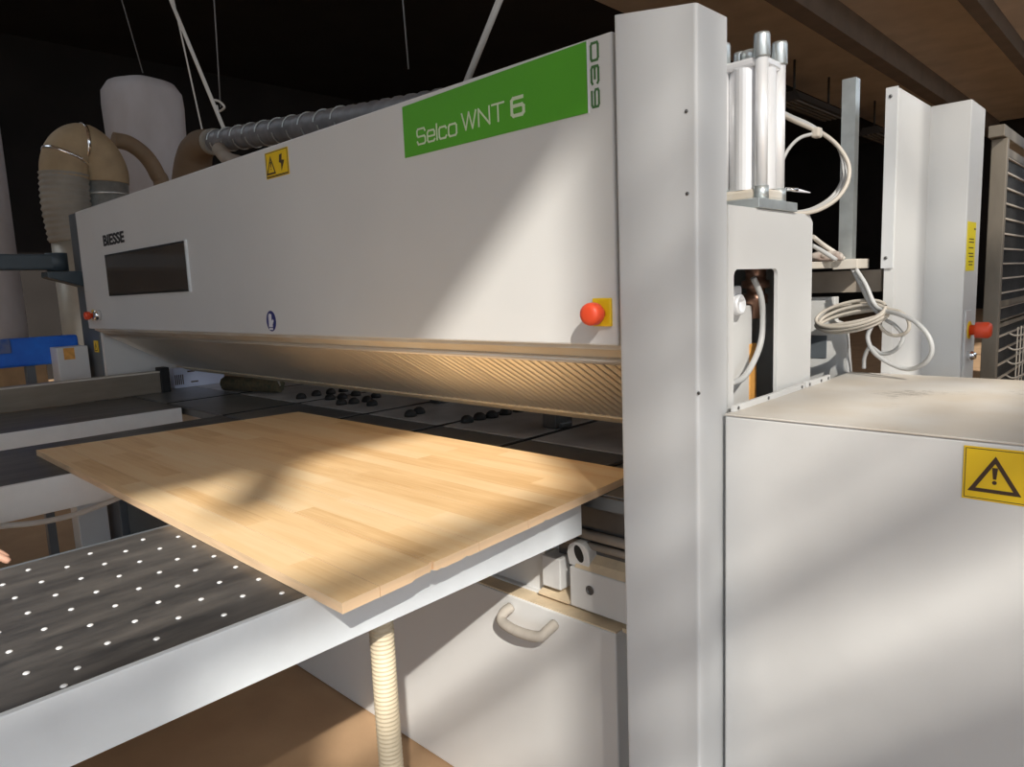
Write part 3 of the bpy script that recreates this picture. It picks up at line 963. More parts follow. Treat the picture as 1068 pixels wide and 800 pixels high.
# ================================================================== mesh fence
FE = thing('wire_fence', 'weathered steel mesh safety fence with a square frame beyond the white post', 'fence', (-0.36, 3.0, 0))
fx, fy0, fy1, fz = -0.385, 2.52, 4.3, 1.825
for y in (fy0, fy1-0.03):
    bm = new(); bx(bm, fx-0.048, fx-0.008, y, y+0.03, 0, fz-0.035, bev=0.002)
    obj('post', bm, FENCEM, FE)
bm = new(); bx(bm, fx-0.052, fx-0.012, fy0-0.03, fy1, fz-0.033, fz, bev=0.002)
obj('top_rail', bm, FENCEM, FE)
bm = new(); bx(bm, fx-0.040, fx-0.010, fy0+0.03, fy1-0.03, 1.24, 1.262); bx(bm, fx-0.040, fx-0.010, fy0+0.03, fy1-0.03, 1.30, 1.32)
obj('middle_rail', bm, FENCEM, FE)
bm = new(); bx(bm, fx-0.030, fx-0.010, fy0+0.03, fy1-0.03, fz-0.085, fz-0.06)
obj('mesh_frame', bm, FENCEM, FE)
bm = new()
z = 0.2
while z < fz-0.08:
    bx(bm, fx-0.016, fx-0.010, fy0+0.03, fy1-0.03, z-0.0024, z+0.0024); z += 0.044
y = fy0+0.045
while y < fy1-0.04:
    bx(bm, fx-0.020, fx-0.016, y-0.0014, y+0.0014, 0.18, fz-0.07, mi=1); y += 0.017
obj('wire_mesh', bm, [WIREM, DARKSTEEL], FE)
# a bundle of loose mesh leaning against it
bm = new()
for k in range(29):
    z = 0.01+k*0.043
    tube(bm, smooth_path([(fx+0.012, 2.56, z+0.012), (fx+0.03, 2.60, z), (fx+0.03, 3.0, z-0.01), (fx+0.028, 3.5, z)], 3), 0.0028, 6)
for k in range(14):
    y = 2.6+k*0.06
    tube(bm, [(fx+0.033, y, 0.0), (fx+0.03, y, 1.24)], 0.002, 6)
tag(obj('mesh_offcut', bm, WIREM), 'loose piece of coarse wire mesh leaning low on the steel fence', 'mesh')

# ================================================================== cable tray, galvanised post, brackets, cables
TRY = 1.95
bm = new(); bx(bm, -0.95, -0.645, 1.72, 1.95, 1.436, 1.452, bev=0.001); bx(bm, -0.645, -0.585, 1.86, 1.95, 1.432, 1.456, bev=0.002)
tr = thing('cable_tray', 'pale metal cable shelf on a dark bar behind the bridge block', 'shelf', (-0.77, 1.85, 0))
obj('tray', bm, DUSTY, tr)
bm = new(); bx(bm, -1.3, -0.56, 1.965, 2.02, 1.372, 1.428)
obj('support_bar', bm, DUSTMETAL, tr)
bm = new(); bx(bm, -0.94, -0.90, 1.75, 1.95, TZ+0.001, 1.436); obj('support_leg', bm, DARKGREY, tr)
q0 = at(890, 84, 'y', 1.9)
bm = new(); prism(bm, [(-0.637, 1.88), (-0.637, 1.91), (-0.633, 1.91), (-0.633, 1.885), (-0.609, 1.885), (-0.609, 1.91), (-0.605, 1.91), (-0.605, 1.88)], 'z', 1.4565, 1.89)
tag(obj('steel_channel', bm, STEEL), 'galvanised steel channel standing upright on the cable shelf', 'post')
# bracket with a window, below the tray
bm = new(); prism(bm, [(-0.85, TZ+0.001), (-0.605, TZ+0.001), (-0.622, 1.17), (-0.634, 1.29), (-0.66, 1.30), (-0.66, 1.362), (-0.85, 1.362)], 'y', 1.93, 1.96, bev=0.002)
bk = thing('machine_bracket', 'sloping white bracket behind the housing below the cable bundle', 'bracket', (-0.75, 1.9, TZ))
obj('bracket_body', bm, WHITE, bk)
bm = new(); bx(bm, -0.725, -0.678, 1.927, 1.93, 1.20, 1.26, bev=0.001)
obj('bracket_recess', bm, DARKGREY, bk)

def at3(p):
    return at(p[0], p[1], 'y', p[2])


# coiled cables hanging at the shelf (loops)
bm = new()
R = random.Random(3)
for k in range(9):
    kk, kx, ky, kh = R.uniform(-1.5, 1), R.uniform(-2, 2), R.uniform(-3, 4), R.uniform(-3, 8)
    pts = []
    n = 12
    for i in range(n):
        a = 2*PI*i/n
        px = 889+(36+kk*2)*math.cos(a)+kx
        py = 330+ky+(6+kh)*math.sin(a)-7*math.cos(a)
        pts.append(at(px, py, 'y', 1.83+0.02*k/8-0.03*math.sin(a)))
    tube(bm, smooth_path(pts, 6, True), 0.0042, 8, cap=False)
tag(obj('cable_bundle', bm, CABLE), 'horizontal bundle of coiled beige cables hanging behind the housing', 'cable')
bm = new()
pts = [(893, 281, 1.86), (903, 297, 1.85), (912, 317, 1.84), (922, 324, 1.83), (938, 328, 1.80), (955, 336, 1.78), (968, 350, 1.77), (972, 366, 1.77), (964, 379, 1.78), (948, 385, 1.80), (930, 380, 1.81), (912, 368, 1.82), (905, 352, 1.83), (910, 338, 1.83)]
tube(bm, smooth_path([at3(p) for p in pts], 8), 0.0052, 10)
tag(obj('cable', bm, CABLEGREY), 'grey cable hanging from the shelf in the widest loop before the white post', 'cable')
bm = new()
pts = [(889, 281, 1.87), (899, 300, 1.86), (908, 318, 1.85), (922, 332, 1.85), (934, 340, 1.84), (942, 352, 1.83), (934, 365, 1.83), (920, 369, 1.84), (908, 362, 1.85), (902, 372, 1.86), (901, 384, 1.87)]
tube(bm, smooth_path([at3(p) for p in pts], 8), 0.0048, 10)
tag(obj('cable', bm, CABLEGREY), 'grey cable in the smaller loop that drops straight behind the housing', 'cable')
bm = new()
pts = [(916, 318, 1.84), (926, 322, 1.83), (940, 326, 1.82), (948, 336, 1.82), (946, 346, 1.82), (934, 350, 1.83), (922, 345, 1.83), (914, 332, 1.84)]
tube(bm, smooth_path([at3(p) for p in pts], 8), 0.0042, 10)
tag(obj('cable', bm, CABLE), 'short beige cable loop hanging in front of the white post', 'cable')
# cable loop next to the cylinder
lp = thing('cable_loop', 'large round loop of pale cable tied beside the aluminium cylinder', 'cable', tuple(at(850, 222, 'y', 1.66)))
for off, r in ((0, 0.0048), (0.05, 0.0042), (0.10, 0.004)):
    bm = new()
    pts = [(812, 118, 1.55), (828, 126, 1.62), (846, 134, 1.68), (862, 142, 1.72), (876, 155, 1.73), (885, 172, 1.73), (884, 190, 1.72), (874, 206, 1.70), (858, 217, 1.66), (842, 222, 1.62), (822, 223, 1.58)]
    tube(bm, smooth_path([at(p[0]-off*60*(1 if i > 4 else 0.3), p[1]-off*70*(0.2 if i > 2 else 0.6), 'y', p[2]+off*0.4) for i, p in enumerate(pts)], 8), r, 8)
    obj('cable_strand', bm, CABLE if off < 0.01 else CABLEGREY, lp)
bm = new()
pts = [(814, 172, 1.6), (822, 156, 1.62), (834, 144, 1.65), (850, 139, 1.69)]
tube(bm, smooth_path([at3(p) for p in pts], 8), 0.004, 8)
obj('cable_strand', bm, CABLEGREY, lp)
bm = new()
c = at(852, 138, 'y', 1.69)
bx(bm, c.x-0.009, c.x+0.009, c.y-0.012, c.y+0.012, c.z-0.012, c.z+0.010, bev=0.004)
obj('cable_tie', bm, DUSTY, lp)
bm = new()
tube(bm, [at(819, 197, 'y', 1.56), at(829, 198, 'y', 1.57), at(845, 201, 'y', 1.585)], 0.003, 8, radii=[0.0035, 0.0045, 0.001])
tag(obj('cable_end', bm, WHITEINK), 'short stiff bluish white cable end sticking out beside the cylinder base', 'cable')
for i, pl in enumerate((((848, 247, 1.75), (858, 255, 1.80), (870, 263, 1.83), (880, 270, 1.85)), ((847, 256, 1.74), (858, 262, 1.77), (872, 271, 1.80)))):
    bm = new(); tube(bm, smooth_path([at3(p) for p in pl], 6), 0.0055, 8)
    tag(obj('cable', bm, CABLEGREY if i else DUSTY), ('pale cable slanting down over the rags on the cable shelf', 'grey cable lying in front of the rags on the cable shelf')[i], 'cable')
# rags on the tray
for i, (px, py, r) in enumerate(((858, 266, 0.030), (868, 262, 0.026))):
    c = at(px, py, 'y', 1.82)
    bm = new(); bmesh.ops.create_icosphere(bm, subdivisions=3, radius=r)
    R = random.Random(i)
    for v in bm.verts:
        s = 0.8+0.35*math.sin(v.co.x*140+i)*math.cos(v.co.y*120)*math.sin(v.co.z*90+1)+R.uniform(-.05, .05)
        v.co = Vector((v.co.x*s*1.3, v.co.y*s, max(-0.011, v.co.z*s*0.7)))
        v.co += Vector((c.x, 1.82, 1.4635))
    for f in bm.faces:
        f.smooth = True
    tag(obj('cloth_rag', bm, RAGM), ('crumpled dirty cloth rag on the cable shelf, nearer the bridge block', 'crumpled dirty cloth rag on the cable shelf, nearer the steel channel')[i], 'rag')

# ================================================================== support tables
RX = -0.98


def support_table(x1, x0, y0, y1, label, nozzles=None, posts=()):
    t = thing('support_table', label, 'table', ((x0+x1)/2, (y0+y1)/2, 0), 'support tables in front of the saw')
    bm = new(); bx(bm, x0, x1, y0, y1, 0.915, TZ, bev=0.0015)
    obj('tabletop', bm, TABLE, t, 'black scuffed tabletop')
    bm = new(); bx(bm, x1, x1+0.012, y0, y1, 0.844, TZ, bev=0.0015); bx(bm, x1-0.04, x1, y0, y1, 0.844, 0.850)
    obj('side_rail', bm, RAILW, t, 'white side rail')
    bm = new(); bx(bm, x0-0.010, x0, y0, y1, 0.87, TZ, bev=0.0015)
    obj('side_rail', bm, DARKGREY, t, 'dark far side rail')
    bm = new(); bx(bm, x0+0.03, x1-0.05, y0+0.02, y1-0.02, 0.852, 0.915)
    obj('air_box', bm, DARKGREY, t)
    for q in posts:
        bm = new(); hexa(bm, [(q[0]-0.05, q[1]-0.05, 0), (q[0]+0.05, q[1]-0.05, 0), (q[0]+0.05, q[1]+0.05, 0), (q[0]-0.05, q[1]+0.05, 0),
                              (q[2]-0.05, q[1]-0.05, 0.852), (q[2]+0.05, q[1]-0.05, 0.852), (q[2]+0.05, q[1]+0.05, 0.852), (q[2]-0.05, q[1]+0.05, 0.852)])
        obj('leg', bm, DARKGREY, t)
    if nozzles:
        proto = None
        for (x, y) in nozzles:
            if proto is None:
                bm = new(); lathe(bm, [(0.0045, 0.0), (0.0045, 0.0006), (0.003, 0.0018), (0, 0.0022)], (x, y, TZ), 10)
                proto = obj('air_nozzle', bm, NOZZLE, t, 'shiny white air nozzle')
                base = Vector((x, y, 0)); p0 = proto.location.copy()
            else:
                c = proto.copy(); COL.objects.link(c); c.parent = t
                c.location = p0+Vector((x, y, 0))-base
    return t


noz = []
for k in range(12):
    x = -1.033-0.0428*k
    yo = 0.2285 if k % 2 == 0 else 0.179
    for j in range(-3, 4):
        y = yo+0.0985*j
        if y < 0.535:
            noz.append((x+random.uniform(-.002, .002), y+random.uniform(-.002, .002)))
noz += [(-0.998, 0.203)]
support_table(RX-0.012, -1.55, -0.9, 1.244, 'nearest black topped support table with shiny nozzles under the wooden board', noz,
              [(-1.3, -0.5, -1.3)])
t2 = support_table(-2.29, -2.86, -0.9, 1.244, 'middle black topped support table under the far corner of the wooden board', None,
              [(-2.78, 1.06, -2.52), (-2.6, -0.5, -2.6)])
bm = new(); tube(bm, smooth_path([at(0, 549, 'x', -2.24), at(40, 545, 'x', -2.24), at(80, 536, 'x', -2.24), at(122, 520, 'x', -2.24), at(150, 508, 'x', -2.24)], 8), 0.008, 8)
obj('hanging_cable', bm, CABLEGREY, t2, 'grey cable sagging under the rail')
support_table(-3.262, -3.88, -0.9, 1.244, 'farthest black topped support table beside the guide fence', None,
              [(-3.5, -0.5, -3.5)])
# guide fence along the left table
gf = thing('guide_fence', 'brown dusty aluminium guide fence along the farthest table', 'fence', (-3.92, 0.3, TZ))
bm = new(); bx(bm, -3.95, -3.895, -0.9, 1.40, TZ, 1.058, bev=0.003)
obj('profile', bm, BROWNMETAL, gf)
bm = new(); bx(bm, -3.8949, -3.893, -0.9, 1.40, 1.050, 1.058)
obj('edge_strip', bm, DUSTY, gf)
bm = new(); bx(bm, -3.955, -3.885, 1.40, 1.445, TZ, 1.075, bev=0.003)
obj('end_clamp', bm, BLACK, gf, 'black end clamp')

# floor-standing dark machine side between the tables
bm = new(); bx(bm, -4.0, -2.96, 1.20, 1.247, 0.0, 0.74, bev=0.004)
tag(obj('base_guard', bm, SLATE), 'dark blue grey guard plate under the tables against the saw base', 'guard')

# ================================================================== wooden board
bm = new()
N, Rr, Bk, Lf = (-0.887, 0.542), (-0.942, 1.425), (-2.545, 1.425), (-2.66, 0.552)
ys = [0.0, 0.082, 0.205, 0.2145, 0.345, 0.508, 1.0]
ZB0, ZB1 = TZ+0.0006, TZ+0.0185


def lerp(a, b, t):
    return (a[0]+(b[0]-a[0])*t, a[1]+(b[1]-a[1])*t)


R = random.Random(5)
for a, b in zip(ys, ys[1:]):
    g = 0.0007
    a2 = a+(g if a > 0 else 0); b2 = b-(g if b < 1 else 0)
    # the sawn front end of each stave is chipped a little along its lower edge
    n = max(4, int((b2-a2)*110))
    inset = 0.004 if abs(a-0.205) < 1e-6 else 0.0
    p_top = [lerp(N, Rr, a2+(b2-a2)*i/n) for i in range(n+1)]
    left = [lerp(Lf, Bk, a2+(b2-a2)*i/n) for i in range(n+1)]
    fs = []
    vt = [bm.verts.new((x-inset, y, ZB1)) for x, y in p_top]
    vb = []
    for i, (x, y) in enumerate(p_top):
        chip = 0.0
        tt = a2+(b2-a2)*i/n
        if 0.165 < tt < 0.235 or 0.29 < tt < 0.31 or 0.57 < tt < 0.59:
            chip = R.uniform(0.0, 0.0035)
        vb.append(bm.verts.new((x-inset-chip*0.5, y, ZB0+chip)))
    lt = [bm.verts.new((x, y, ZB1)) for x, y in left]
    lb_ = [bm.verts.new((x, y, ZB0)) for x, y in left]
    for i in range(n):
        fs.append((bm.faces.new((vt[i], vt[i+1], lt[i+1], lt[i])), 0))
        fs.append((bm.faces.new((vb[i], lb_[i], lb_[i+1], vb[i+1])), 0))
        fs.append((bm.faces.new((vb[i], vb[i+1], vt[i+1], vt[i])), 1))
        fs.append((bm.faces.new((lb_[i+1], lb_[i], lt[i], lt[i+1])), 1))
    fs.append((bm.faces.new((vb[0], vt[0], lt[0], lb_[0])), 1))
    fs.append((bm.faces.new((vb[n], lb_[n], lt[n], vt[n])), 1))
    for f, mi in fs:
        f.material_index = mi
bmesh.ops.recalc_face_normals(bm, faces=bm.faces)
tag(obj('wooden_board', bm, [WOOD, WOODEDGE]), 'wide pale laminated wooden board lying on the support tables and under the beam', 'board')

# ================================================================== corrugated hose under the table
bm = new()
corrugated(bm, smooth_path([(-1.085, 0.745, 0.851), (-1.085, 0.745, 0.6), (-1.082, 0.747, 0.3), (-1.08, 0.75, 0.0)], 10), 0.0245, 0.0088, 0.003, 20)
tag(obj('dust_hose', bm, BEIGEHOSE), 'beige corrugated dust hose hanging from the nearest support table to the floor', 'hose')

# ================================================================== left background
XL = -6.5
# extraction duct: silver pipe, tan cloth elbow, grey flexible drop
dc = thing('extraction_duct', 'tall dust duct with a tan cloth elbow and a silver pipe left of the saw', 'duct', (-6.5, 1.85, 0))
yb, ya = 2.08, 1.79
rD = 0.165
bm = new(); tube(bm, [(XL, yb, 0.0), (XL, yb, 2.42)], rD*0.97, 28); tube(bm, [(XL, yb, 2.30), (XL, yb, 2.32)], rD*1.02, 28)
obj('metal_pipe', bm, STEEL, dc, 'silver metal pipe')
elb = smooth_path([(XL, yb, 2.40), (XL, yb, 2.50), (XL, yb-0.05, 2.62), (XL, (ya+yb)/2, 2.69), (XL, ya+0.05, 2.63), (XL, ya, 2.52), (XL, ya-0.01, 2.40)], 8)
bm = new(); tube(bm, elb, rD*1.02, 28)
el = obj('cloth_elbow', bm, TANCLOTH, dc, 'tan cloth elbow')
for i in (24, 36):
    bm = new()
    p, t = elb[i], (elb[i+1]-elb[i-1]).normalized()
    tube(bm, [p-t*0.012, p+t*0.012], rD*1.06, 28)
    obj('hose_clamp', bm, CHROME, el, 'shiny hose clamp')
bm = new(); tube(bm, [(XL, ya, 0.0), (XL, ya, 1.98)], rD*0.95, 28)
obj('metal_pipe', bm, TANPIPE, dc, 'dusty metal pipe')
bm = new(); corrugated(bm, smooth_path([(XL, ya-0.01, 2.45), (XL, ya-0.02, 2.2), (XL, ya, 1.93)], 8), rD*1.08, 0.045, 0.012, 26)
obj('flexible_drop', bm, GREYHOSE, dc, 'grey flexible duct hanging down')
# dust bag
c = at(154, 150, 'x', -8.0)
bm = new()
lathe(bm, [(0.30, 0.9), (0.35, 1.0), (0.365, 1.4), (0.37, 2.2), (0.375, 3.0), (0.385, 3.42), (0.375, 3.56), (0.31, 3.66), (0.16, 3.71), (0, 3.72)], (c.x, c.y, 0), 32)
for v in bm.verts:
    a = math.atan2(v.co.y-c.y, v.co.x-c.x)
    k = 1+0.015*math.sin(5*a+v.co.z)+0.01*math.sin(9*a-2*v.co.z)
    v.co.x = c.x+(v.co.x-c.x)*k; v.co.y = c.y+(v.co.y-c.y)*k
bg = thing('dust_bag', 'fat white cloth dust bag standing behind the tan duct elbow', 'bag', (c.x, c.y, 0))
obj('bag', bm, BAG, bg)
bm = new(); lathe(bm, [(0.42, 0.0), (0.42, 0.98)], (c.x, c.y, 0), 28); obj('bag_base', bm, DARKGREY, bg)
# second bag / pillar far left
c2 = at(-52, 250, 'x', -8.4)
bm = new(); lathe(bm, [(0.50, 1.08), (0.51, 1.2), (0.50, 2.0), (0.50, 2.8), (0.49, 4.6), (0.3, 4.9), (0, 4.92)], (c2.x, c2.y, 0), 28)
fb = thing('filter_column', 'pale round filter column at the far edge beyond the slate swing arm', 'filter', (c2.x, c2.y, 0))
obj('filter_sleeve', bm, BAG, fb)
bm = new(); bx(bm, c2.x-0.52, c2.x+0.52, c2.y-0.52, c2.y+0.52, 0.0, 1.08, bev=0.01); obj('filter_base', bm, TIMBER, fb, 'tan wooden base')
# thin brown hose beside the elbow
bm = new(); tube(bm, smooth_path([at(118, 146, 'x', -6.9), at(135, 150, 'x', -6.9), at(152, 163, 'x', -6.9), at(164, 182, 'x', -6.9), at(170, 205, 'x', -6.9), (-6.9, 2.62, 1.2), (-6.9, 2.62, 0.0)], 10), 0.068, 16)
tag(obj('suction_hose', bm, BROWNHOSE), 'thin brown suction hose curving down in front of the white dust bag', 'hose')
# long spiral duct over the saw
d0 = at(222, 148, 'y', 2.3); d1 = at(352, 127, 'y', 2.3)
d2 = d1+(d1-d0)*0.6
sp = thing('spiral_duct', 'smoke grey flexible duct with bright spiral rings lying over the saw beam', 'duct', tuple((d0+d1)/2))
bm = new(); corrugated(bm, [d0, d0.lerp(d2, .5), d2], 0.075, 0.10, 0.008, 22)
obj('flexible_tube', bm, DARKHOSE, sp)
for k in range(10):
    p = d0.lerp(d2, 0.03+k*0.068)
    t = (d2-d0).normalized()
    u = t.cross(Vector((0, 0, 1))).normalized(); w = u.cross(t)
    bm = new(); tube(bm, [p+(u*math.cos(a)+w*math.sin(a))*0.076+t*0.02*a/PI for a in [2*PI*q/24 for q in range(24)]], 0.004, 6, cap=False)
    obj('spiral_ring', bm, STEEL, sp)
bm = new(); tube(bm, [d0-(d2-d0).normalized()*0.02, d0+(d2-d0).normalized()*0.03], 0.088, 22)
obj('end_collar', bm, GREYHOSE, sp)
# hopper spout at its end
e0 = d0-(d1-d0).normalized()*0.02
bm = new(); tube(bm, smooth_path([e0, e0+Vector((-0.20, 0.0, 0.0)), e0+Vector((-0.34, 0.0, -0.12)), e0+Vector((-0.46, 0, -0.5)), e0+Vector((-0.5, 0, -1.0))], 8), 0.12, 20,
                 radii=[0.085+0.055*min(1, i/20) for i in range(33)])
obj('canvas_spout', bm, HOPPER, sp, 'brown canvas spout')
# beam-top support under the duct (brown clutter)
bm = new(); tube(bm, smooth_path([at(228, 155, 'y', 2.2), at(238, 166, 'y', 2.2), at(252, 172, 'y', 2.2), at(256, 190, 'y', 2.2), at(258, 240, 'y', 2.2)], 6), 0.045, 14)
obj('branch_pipe', bm, DUSTMETAL, sp, 'short dusty branch pipe')


def line_thing(name, pts, r, m, label, cat, group=None):
    bm = new(); tube(bm, pts, r, 8)
    return tag(obj(name, bm, m), label, cat, group)


def to_ceiling(p, d):
    """a hanging line runs on in its direction until it meets the roof"""
    t = (CZ-p.z)/d.z
    return p+d*t


def hang(name, a, b, r, m, label, cat, mid=()):
    A_, B_ = Vector(a), Vector(b)
    top = to_ceiling(A_, (A_-B_) if abs((A_-B_).z) > 1e-3 else Vector((0, 0, 1)))
    return line_thing(name, [top, A_, *mid, B_], r, m, label, cat)


ysp = 2.3
hang('rope', at(178, 0, 'y', ysp), at(235, 138, 'y', ysp), 0.013, ROPE, 'thick white rope holding the near end of the spiral duct', 'rope')
hang('rope', at(181, 0, 'y', ysp+0.05), at(214, 150, 'y', ysp+0.05), 0.006, ROPE, 'thin white cord beside the thick rope at the duct collar', 'rope')
hang('rope', at(521, 0, 'y', 1.9), at(484, 92, 'y', 1.9), 0.012, ROPE, 'white rope hanging straight above the green sign', 'rope')
hang('wire', at(127, 0, 'x', -7.7), at(149, 76, 'x', -7.7), 0.006, WIRE, 'thin dark wire holding the top of the white dust bag', 'wire', )
kw = hang('wire', at(226, 45, 'y', 2.45), at(230, 112, 'y', 2.45), 0.005, WIRE, 'thin knotted wire hanging behind the thick rope', 'wire')
hang('wire', at(420, 0, 'y', 3.0), at(426, 72, 'y', 3.0), 0.005, WIRE, 'thin dark wire hanging free above the middle of the saw', 'wire')
bm = new()
kp = [at(222, 104, 'y', 2.42), at(229, 106, 'y', 2.40), at(234, 112, 'y', 2.40), at(228, 116, 'y', 2.42), at(226, 110, 'y', 2.42)]
tube(bm, smooth_path(kp, 6), 0.008, 8)
obj('knot', bm, ROPE, kw, 'looped white knot')

# slate swing arm
sa = thing('swing_arm', 'dark slate jointed swing arm fixed to the left end of the saw', 'arm', tuple(at(40, 290, 'x', -4.27)))
p2 = at(60, 274, 'x', -4.27)
bm = new(); bx(bm, -4.32, -4.24, -0.4, p2.y, 1.605, 1.685, bev=0.01)
obj('arm_bar', bm, SLATE, sa)
bm = new(); lathe(bm, [(0.05, 1.600), (0.05, 1.692)], (-4.28, p2.y, 0), 20); obj('pivot', bm, SLATE, sa)
bm = new(); prism(bm, [(1.02, 1.565), (1.02, 1.595), (1.19, 1.597), (1.19, 1.512)], 'x', -4.32, -4.20, bev=0.006)
obj('wall_bracket', bm, SLATE, sa)
# blue wrapped beam and small grey cabinet
bm = new(); bx(bm, -4.42, -4.34, -0.6, 1.16, 1.115, 1.262, bev=0.012)
bw = thing('roller_conveyor_side', 'bright blue wrapped side beam under the slate arm', 'beam', (-4.38, 0.3, 0))
obj('wrapped_beam', bm, BLUEWRAP, bw)
for y in (-0.4, 0.93):
    bm = new(); bx(bm, -4.41, -4.36, y-0.02, y+0.02, 0, 1.115); obj('support_leg', bm, DARKGREY, bw)
bm = new(); bx(bm, -4.345, -4.33, -0.6, 0.85, 1.19, 1.262, bev=0.003); obj('film_edge', bm, mat('grey_tape', (0.25, 0.24, 0.24), 0.6, col2=(0.03, 0.1, 0.35), scale=14), bw)
sc = thing('switch_cabinet', 'small grey cabinet with an orange label beside the blue beam', 'cabinet', (-4.28, 1.1, 0))
bm = new(); bx(bm, -4.335, -4.21, 1.02, 1.165, 0.0, 1.205, bev=0.004); obj('body', bm, COLUMN, sc)
bm = new(); bx(bm, -4.21, -4.209, 1.05, 1.10, 1.14, 1.20); obj('label_plate', bm, ORANGE, sc, 'orange label')

# white carton and brush roll at the far end of the worktable
ct = thing('carton', 'white printed carton at the far end of the worktable', 'box', (-4.0, 1.62, TZ))
p = at(180, 405, 'x', -4.03); 
bm = new(); bx(bm, -4.03, -3.98, 1.50, 1.78, TZ+0.001, 1.055, bev=0.002)
obj('carton_body', bm, BOXW, ct)
bm = new()
for k in range(5):
    bx(bm, -3.98, -3.9795, 1.505+k*0.010, 1.511+k*0.010, TZ+0.02, TZ+0.075)
bx(bm, -3.98, -3.9795, 1.575, 1.615, TZ+0.084, TZ+0.092); bx(bm, -3.98, -3.9795, 1.59, 1.63, TZ+0.025, TZ+0.033)
obj('carton_print', bm, INK, ct)
a, b = at(235, 402, 'z', TZ+0.03), at(292, 404, 'z', TZ+0.03)
bm = new(); tube(bm, [a, a.lerp(b, .5), b], 0.036, 18)
for v in bm.verts:
    v.co += Vector((random.uniform(-.004, .004), random.uniform(-.004, .004), random.uniform(-.004, .004)+0.012))
tag(obj('brush_roll', bm, BRUSH), 'dark green brown brush roll lying on the worktable', 'brush')
bm = new(); tube(bm, smooth_path([at(294, 383, 'y', 1.60), at(291, 388, 'y', 1.60), at(290, 396, 'y', 1.61), at(292, 402, 'y', 1.64)], 6), 0.004, 8)
tag(obj('pale_tube', bm, CABLE), 'thin pale tube bending below the hood lip', 'tube')

# ================================================================== worker beside the table (only a fingertip reaches into the view)
def skin_bm(nodes, edges, sub=2):
    """grow a surface over a skeleton: nodes = (x, y, z, radius x, radius y)"""
    me = bpy.data.meshes.new('skeleton')
    me.from_pydata([n[:3] for n in nodes], edges, [])
    o = bpy.data.objects.new('skeleton', me); COL.objects.link(o)
    o.modifiers.new('skin', 'SKIN')
    if not me.skin_vertices:
        bpy.context.view_layer.objects.active = o
    for i, n in enumerate(nodes):
        v = me.skin_vertices[0].data[i]
        v.radius = (n[3], n[4] if len(n) > 4 else n[3])
        v.use_root = (i == 0)
    ss = o.modifiers.new('sub', 'SUBSURF'); ss.levels = sub; ss.render_levels = sub
    dg = bpy.context.evaluated_depsgraph_get()
    me2 = bpy.data.meshes.new_from_object(o.evaluated_get(dg))
    bm = bmesh.new(); bm.from_mesh(me2)
    for f in bm.faces:
        f.smooth = True
    bpy.data.objects.remove(o); bpy.data.meshes.remove(me); bpy.data.meshes.remove(me2)
    return bm


PX, PY = -1.93, -0.22
TIP = Vector((-1.622, 0.279, 0.943)); WR = Vector((-1.706, 0.129, 0.993))
hdv = (TIP-WR).normalized()
side = Vector((hdv.y, -hdv.x, 0)).normalized(); dwn = hdv.cross(side).normalized()
if dwn.z > 0:
    dwn = -dwn
nodes, edges = [], []


def chain(start, pts):
    k = start
    for p in pts:
        nodes.append(p); edges.append((k, len(nodes)-1)); k = len(nodes)-1
    return k


nodes.append((PX, PY, 0.95, 0.145, 0.105))
ch = chain(0, [(PX, PY+0.01, 1.12, 0.135, 0.095), (PX, PY+0.01, 1.28, 0.155, 0.105), (PX, PY, 1.40, 0.13, 0.085)])
nk = chain(ch, [(PX, PY+0.005, 1.47, 0.055), (PX, PY+0.02, 1.53, 0.055), (PX, PY+0.035, 1.60, 0.078, 0.092), (PX, PY+0.03, 1.68, 0.078, 0.095), (PX, PY+0.025, 1.735, 0.05, 0.06)])
chain(nk-2, [(PX, PY+0.125, 1.60, 0.016), (PX, PY+0.148, 1.59, 0.008)])
arms = {}
for sgn, el, wr in ((1, Vector((PX+0.23, PY+0.12, 1.12)), WR), (-1, Vector((PX-0.25, PY-0.02, 1.12)), Vector((PX-0.25, PY+0.10, 0.90)))):
    sh = chain(ch, [(PX+sgn*0.165, PY, 1.40, 0.062)])
    e = chain(sh, [(PX+sgn*0.21, PY+0.04, 1.27, 0.05), (*el, 0.042)])
    w_ = chain(e, [(*(el.lerp(wr, .45)), 0.038), (*wr, 0.027, 0.022)])
    d_ = hdv if sgn > 0 else Vector((0.05, 0.35, -0.94)).normalized()
    s_ = side if sgn > 0 else Vector((1, 0, 0))
    n_ = d_.cross(s_).normalized()
    if n_.z > 0 and sgn > 0:
        n_ = -n_
    palm = wr+d_*0.075
    pk = chain(w_, [(*(wr+d_*0.03), 0.032, 0.016), (*palm, 0.037, 0.014)])
    L = (TIP-WR).length if sgn > 0 else 0.165
    for off, k_ in ((0.026, 0.88), (0.009, 1.0), (-0.009, 0.95), (-0.025, 0.80)):
        b0 = palm+s_*off+d_*0.008; ln = L*k_-0.085
        chain(pk, [(*b0, 0.0095), (*(b0+d_*ln*0.5+n_*-0.004), 0.0088), (*(b0+d_*ln*0.8+n_*0.004), 0.0080), (*(b0+d_*ln+n_*0.012), 0.0062)])
    tb = wr+d_*0.03-s_*0.028*(1 if sgn > 0 else -1)
    chain(pk-1, [(*tb, 0.013), (*(tb+d_*0.03-s_*0.014*sgn), 0.0105), (*(tb+d_*0.055-s_*0.016*sgn), 0.0085)])
for sgn in (-1, 1):
    chain(0, [(PX+sgn*0.09, PY, 0.86, 0.088), (PX+sgn*0.10, PY+0.01, 0.50, 0.056), (PX+sgn*0.10, PY-0.01, 0.30, 0.055), (PX+sgn*0.10, PY-0.02, 0.09, 0.038), (PX+sgn*0.105, PY+0.06, 0.045, 0.042, 0.03), (PX+sgn*0.11, PY+0.15, 0.035, 0.038, 0.024)])
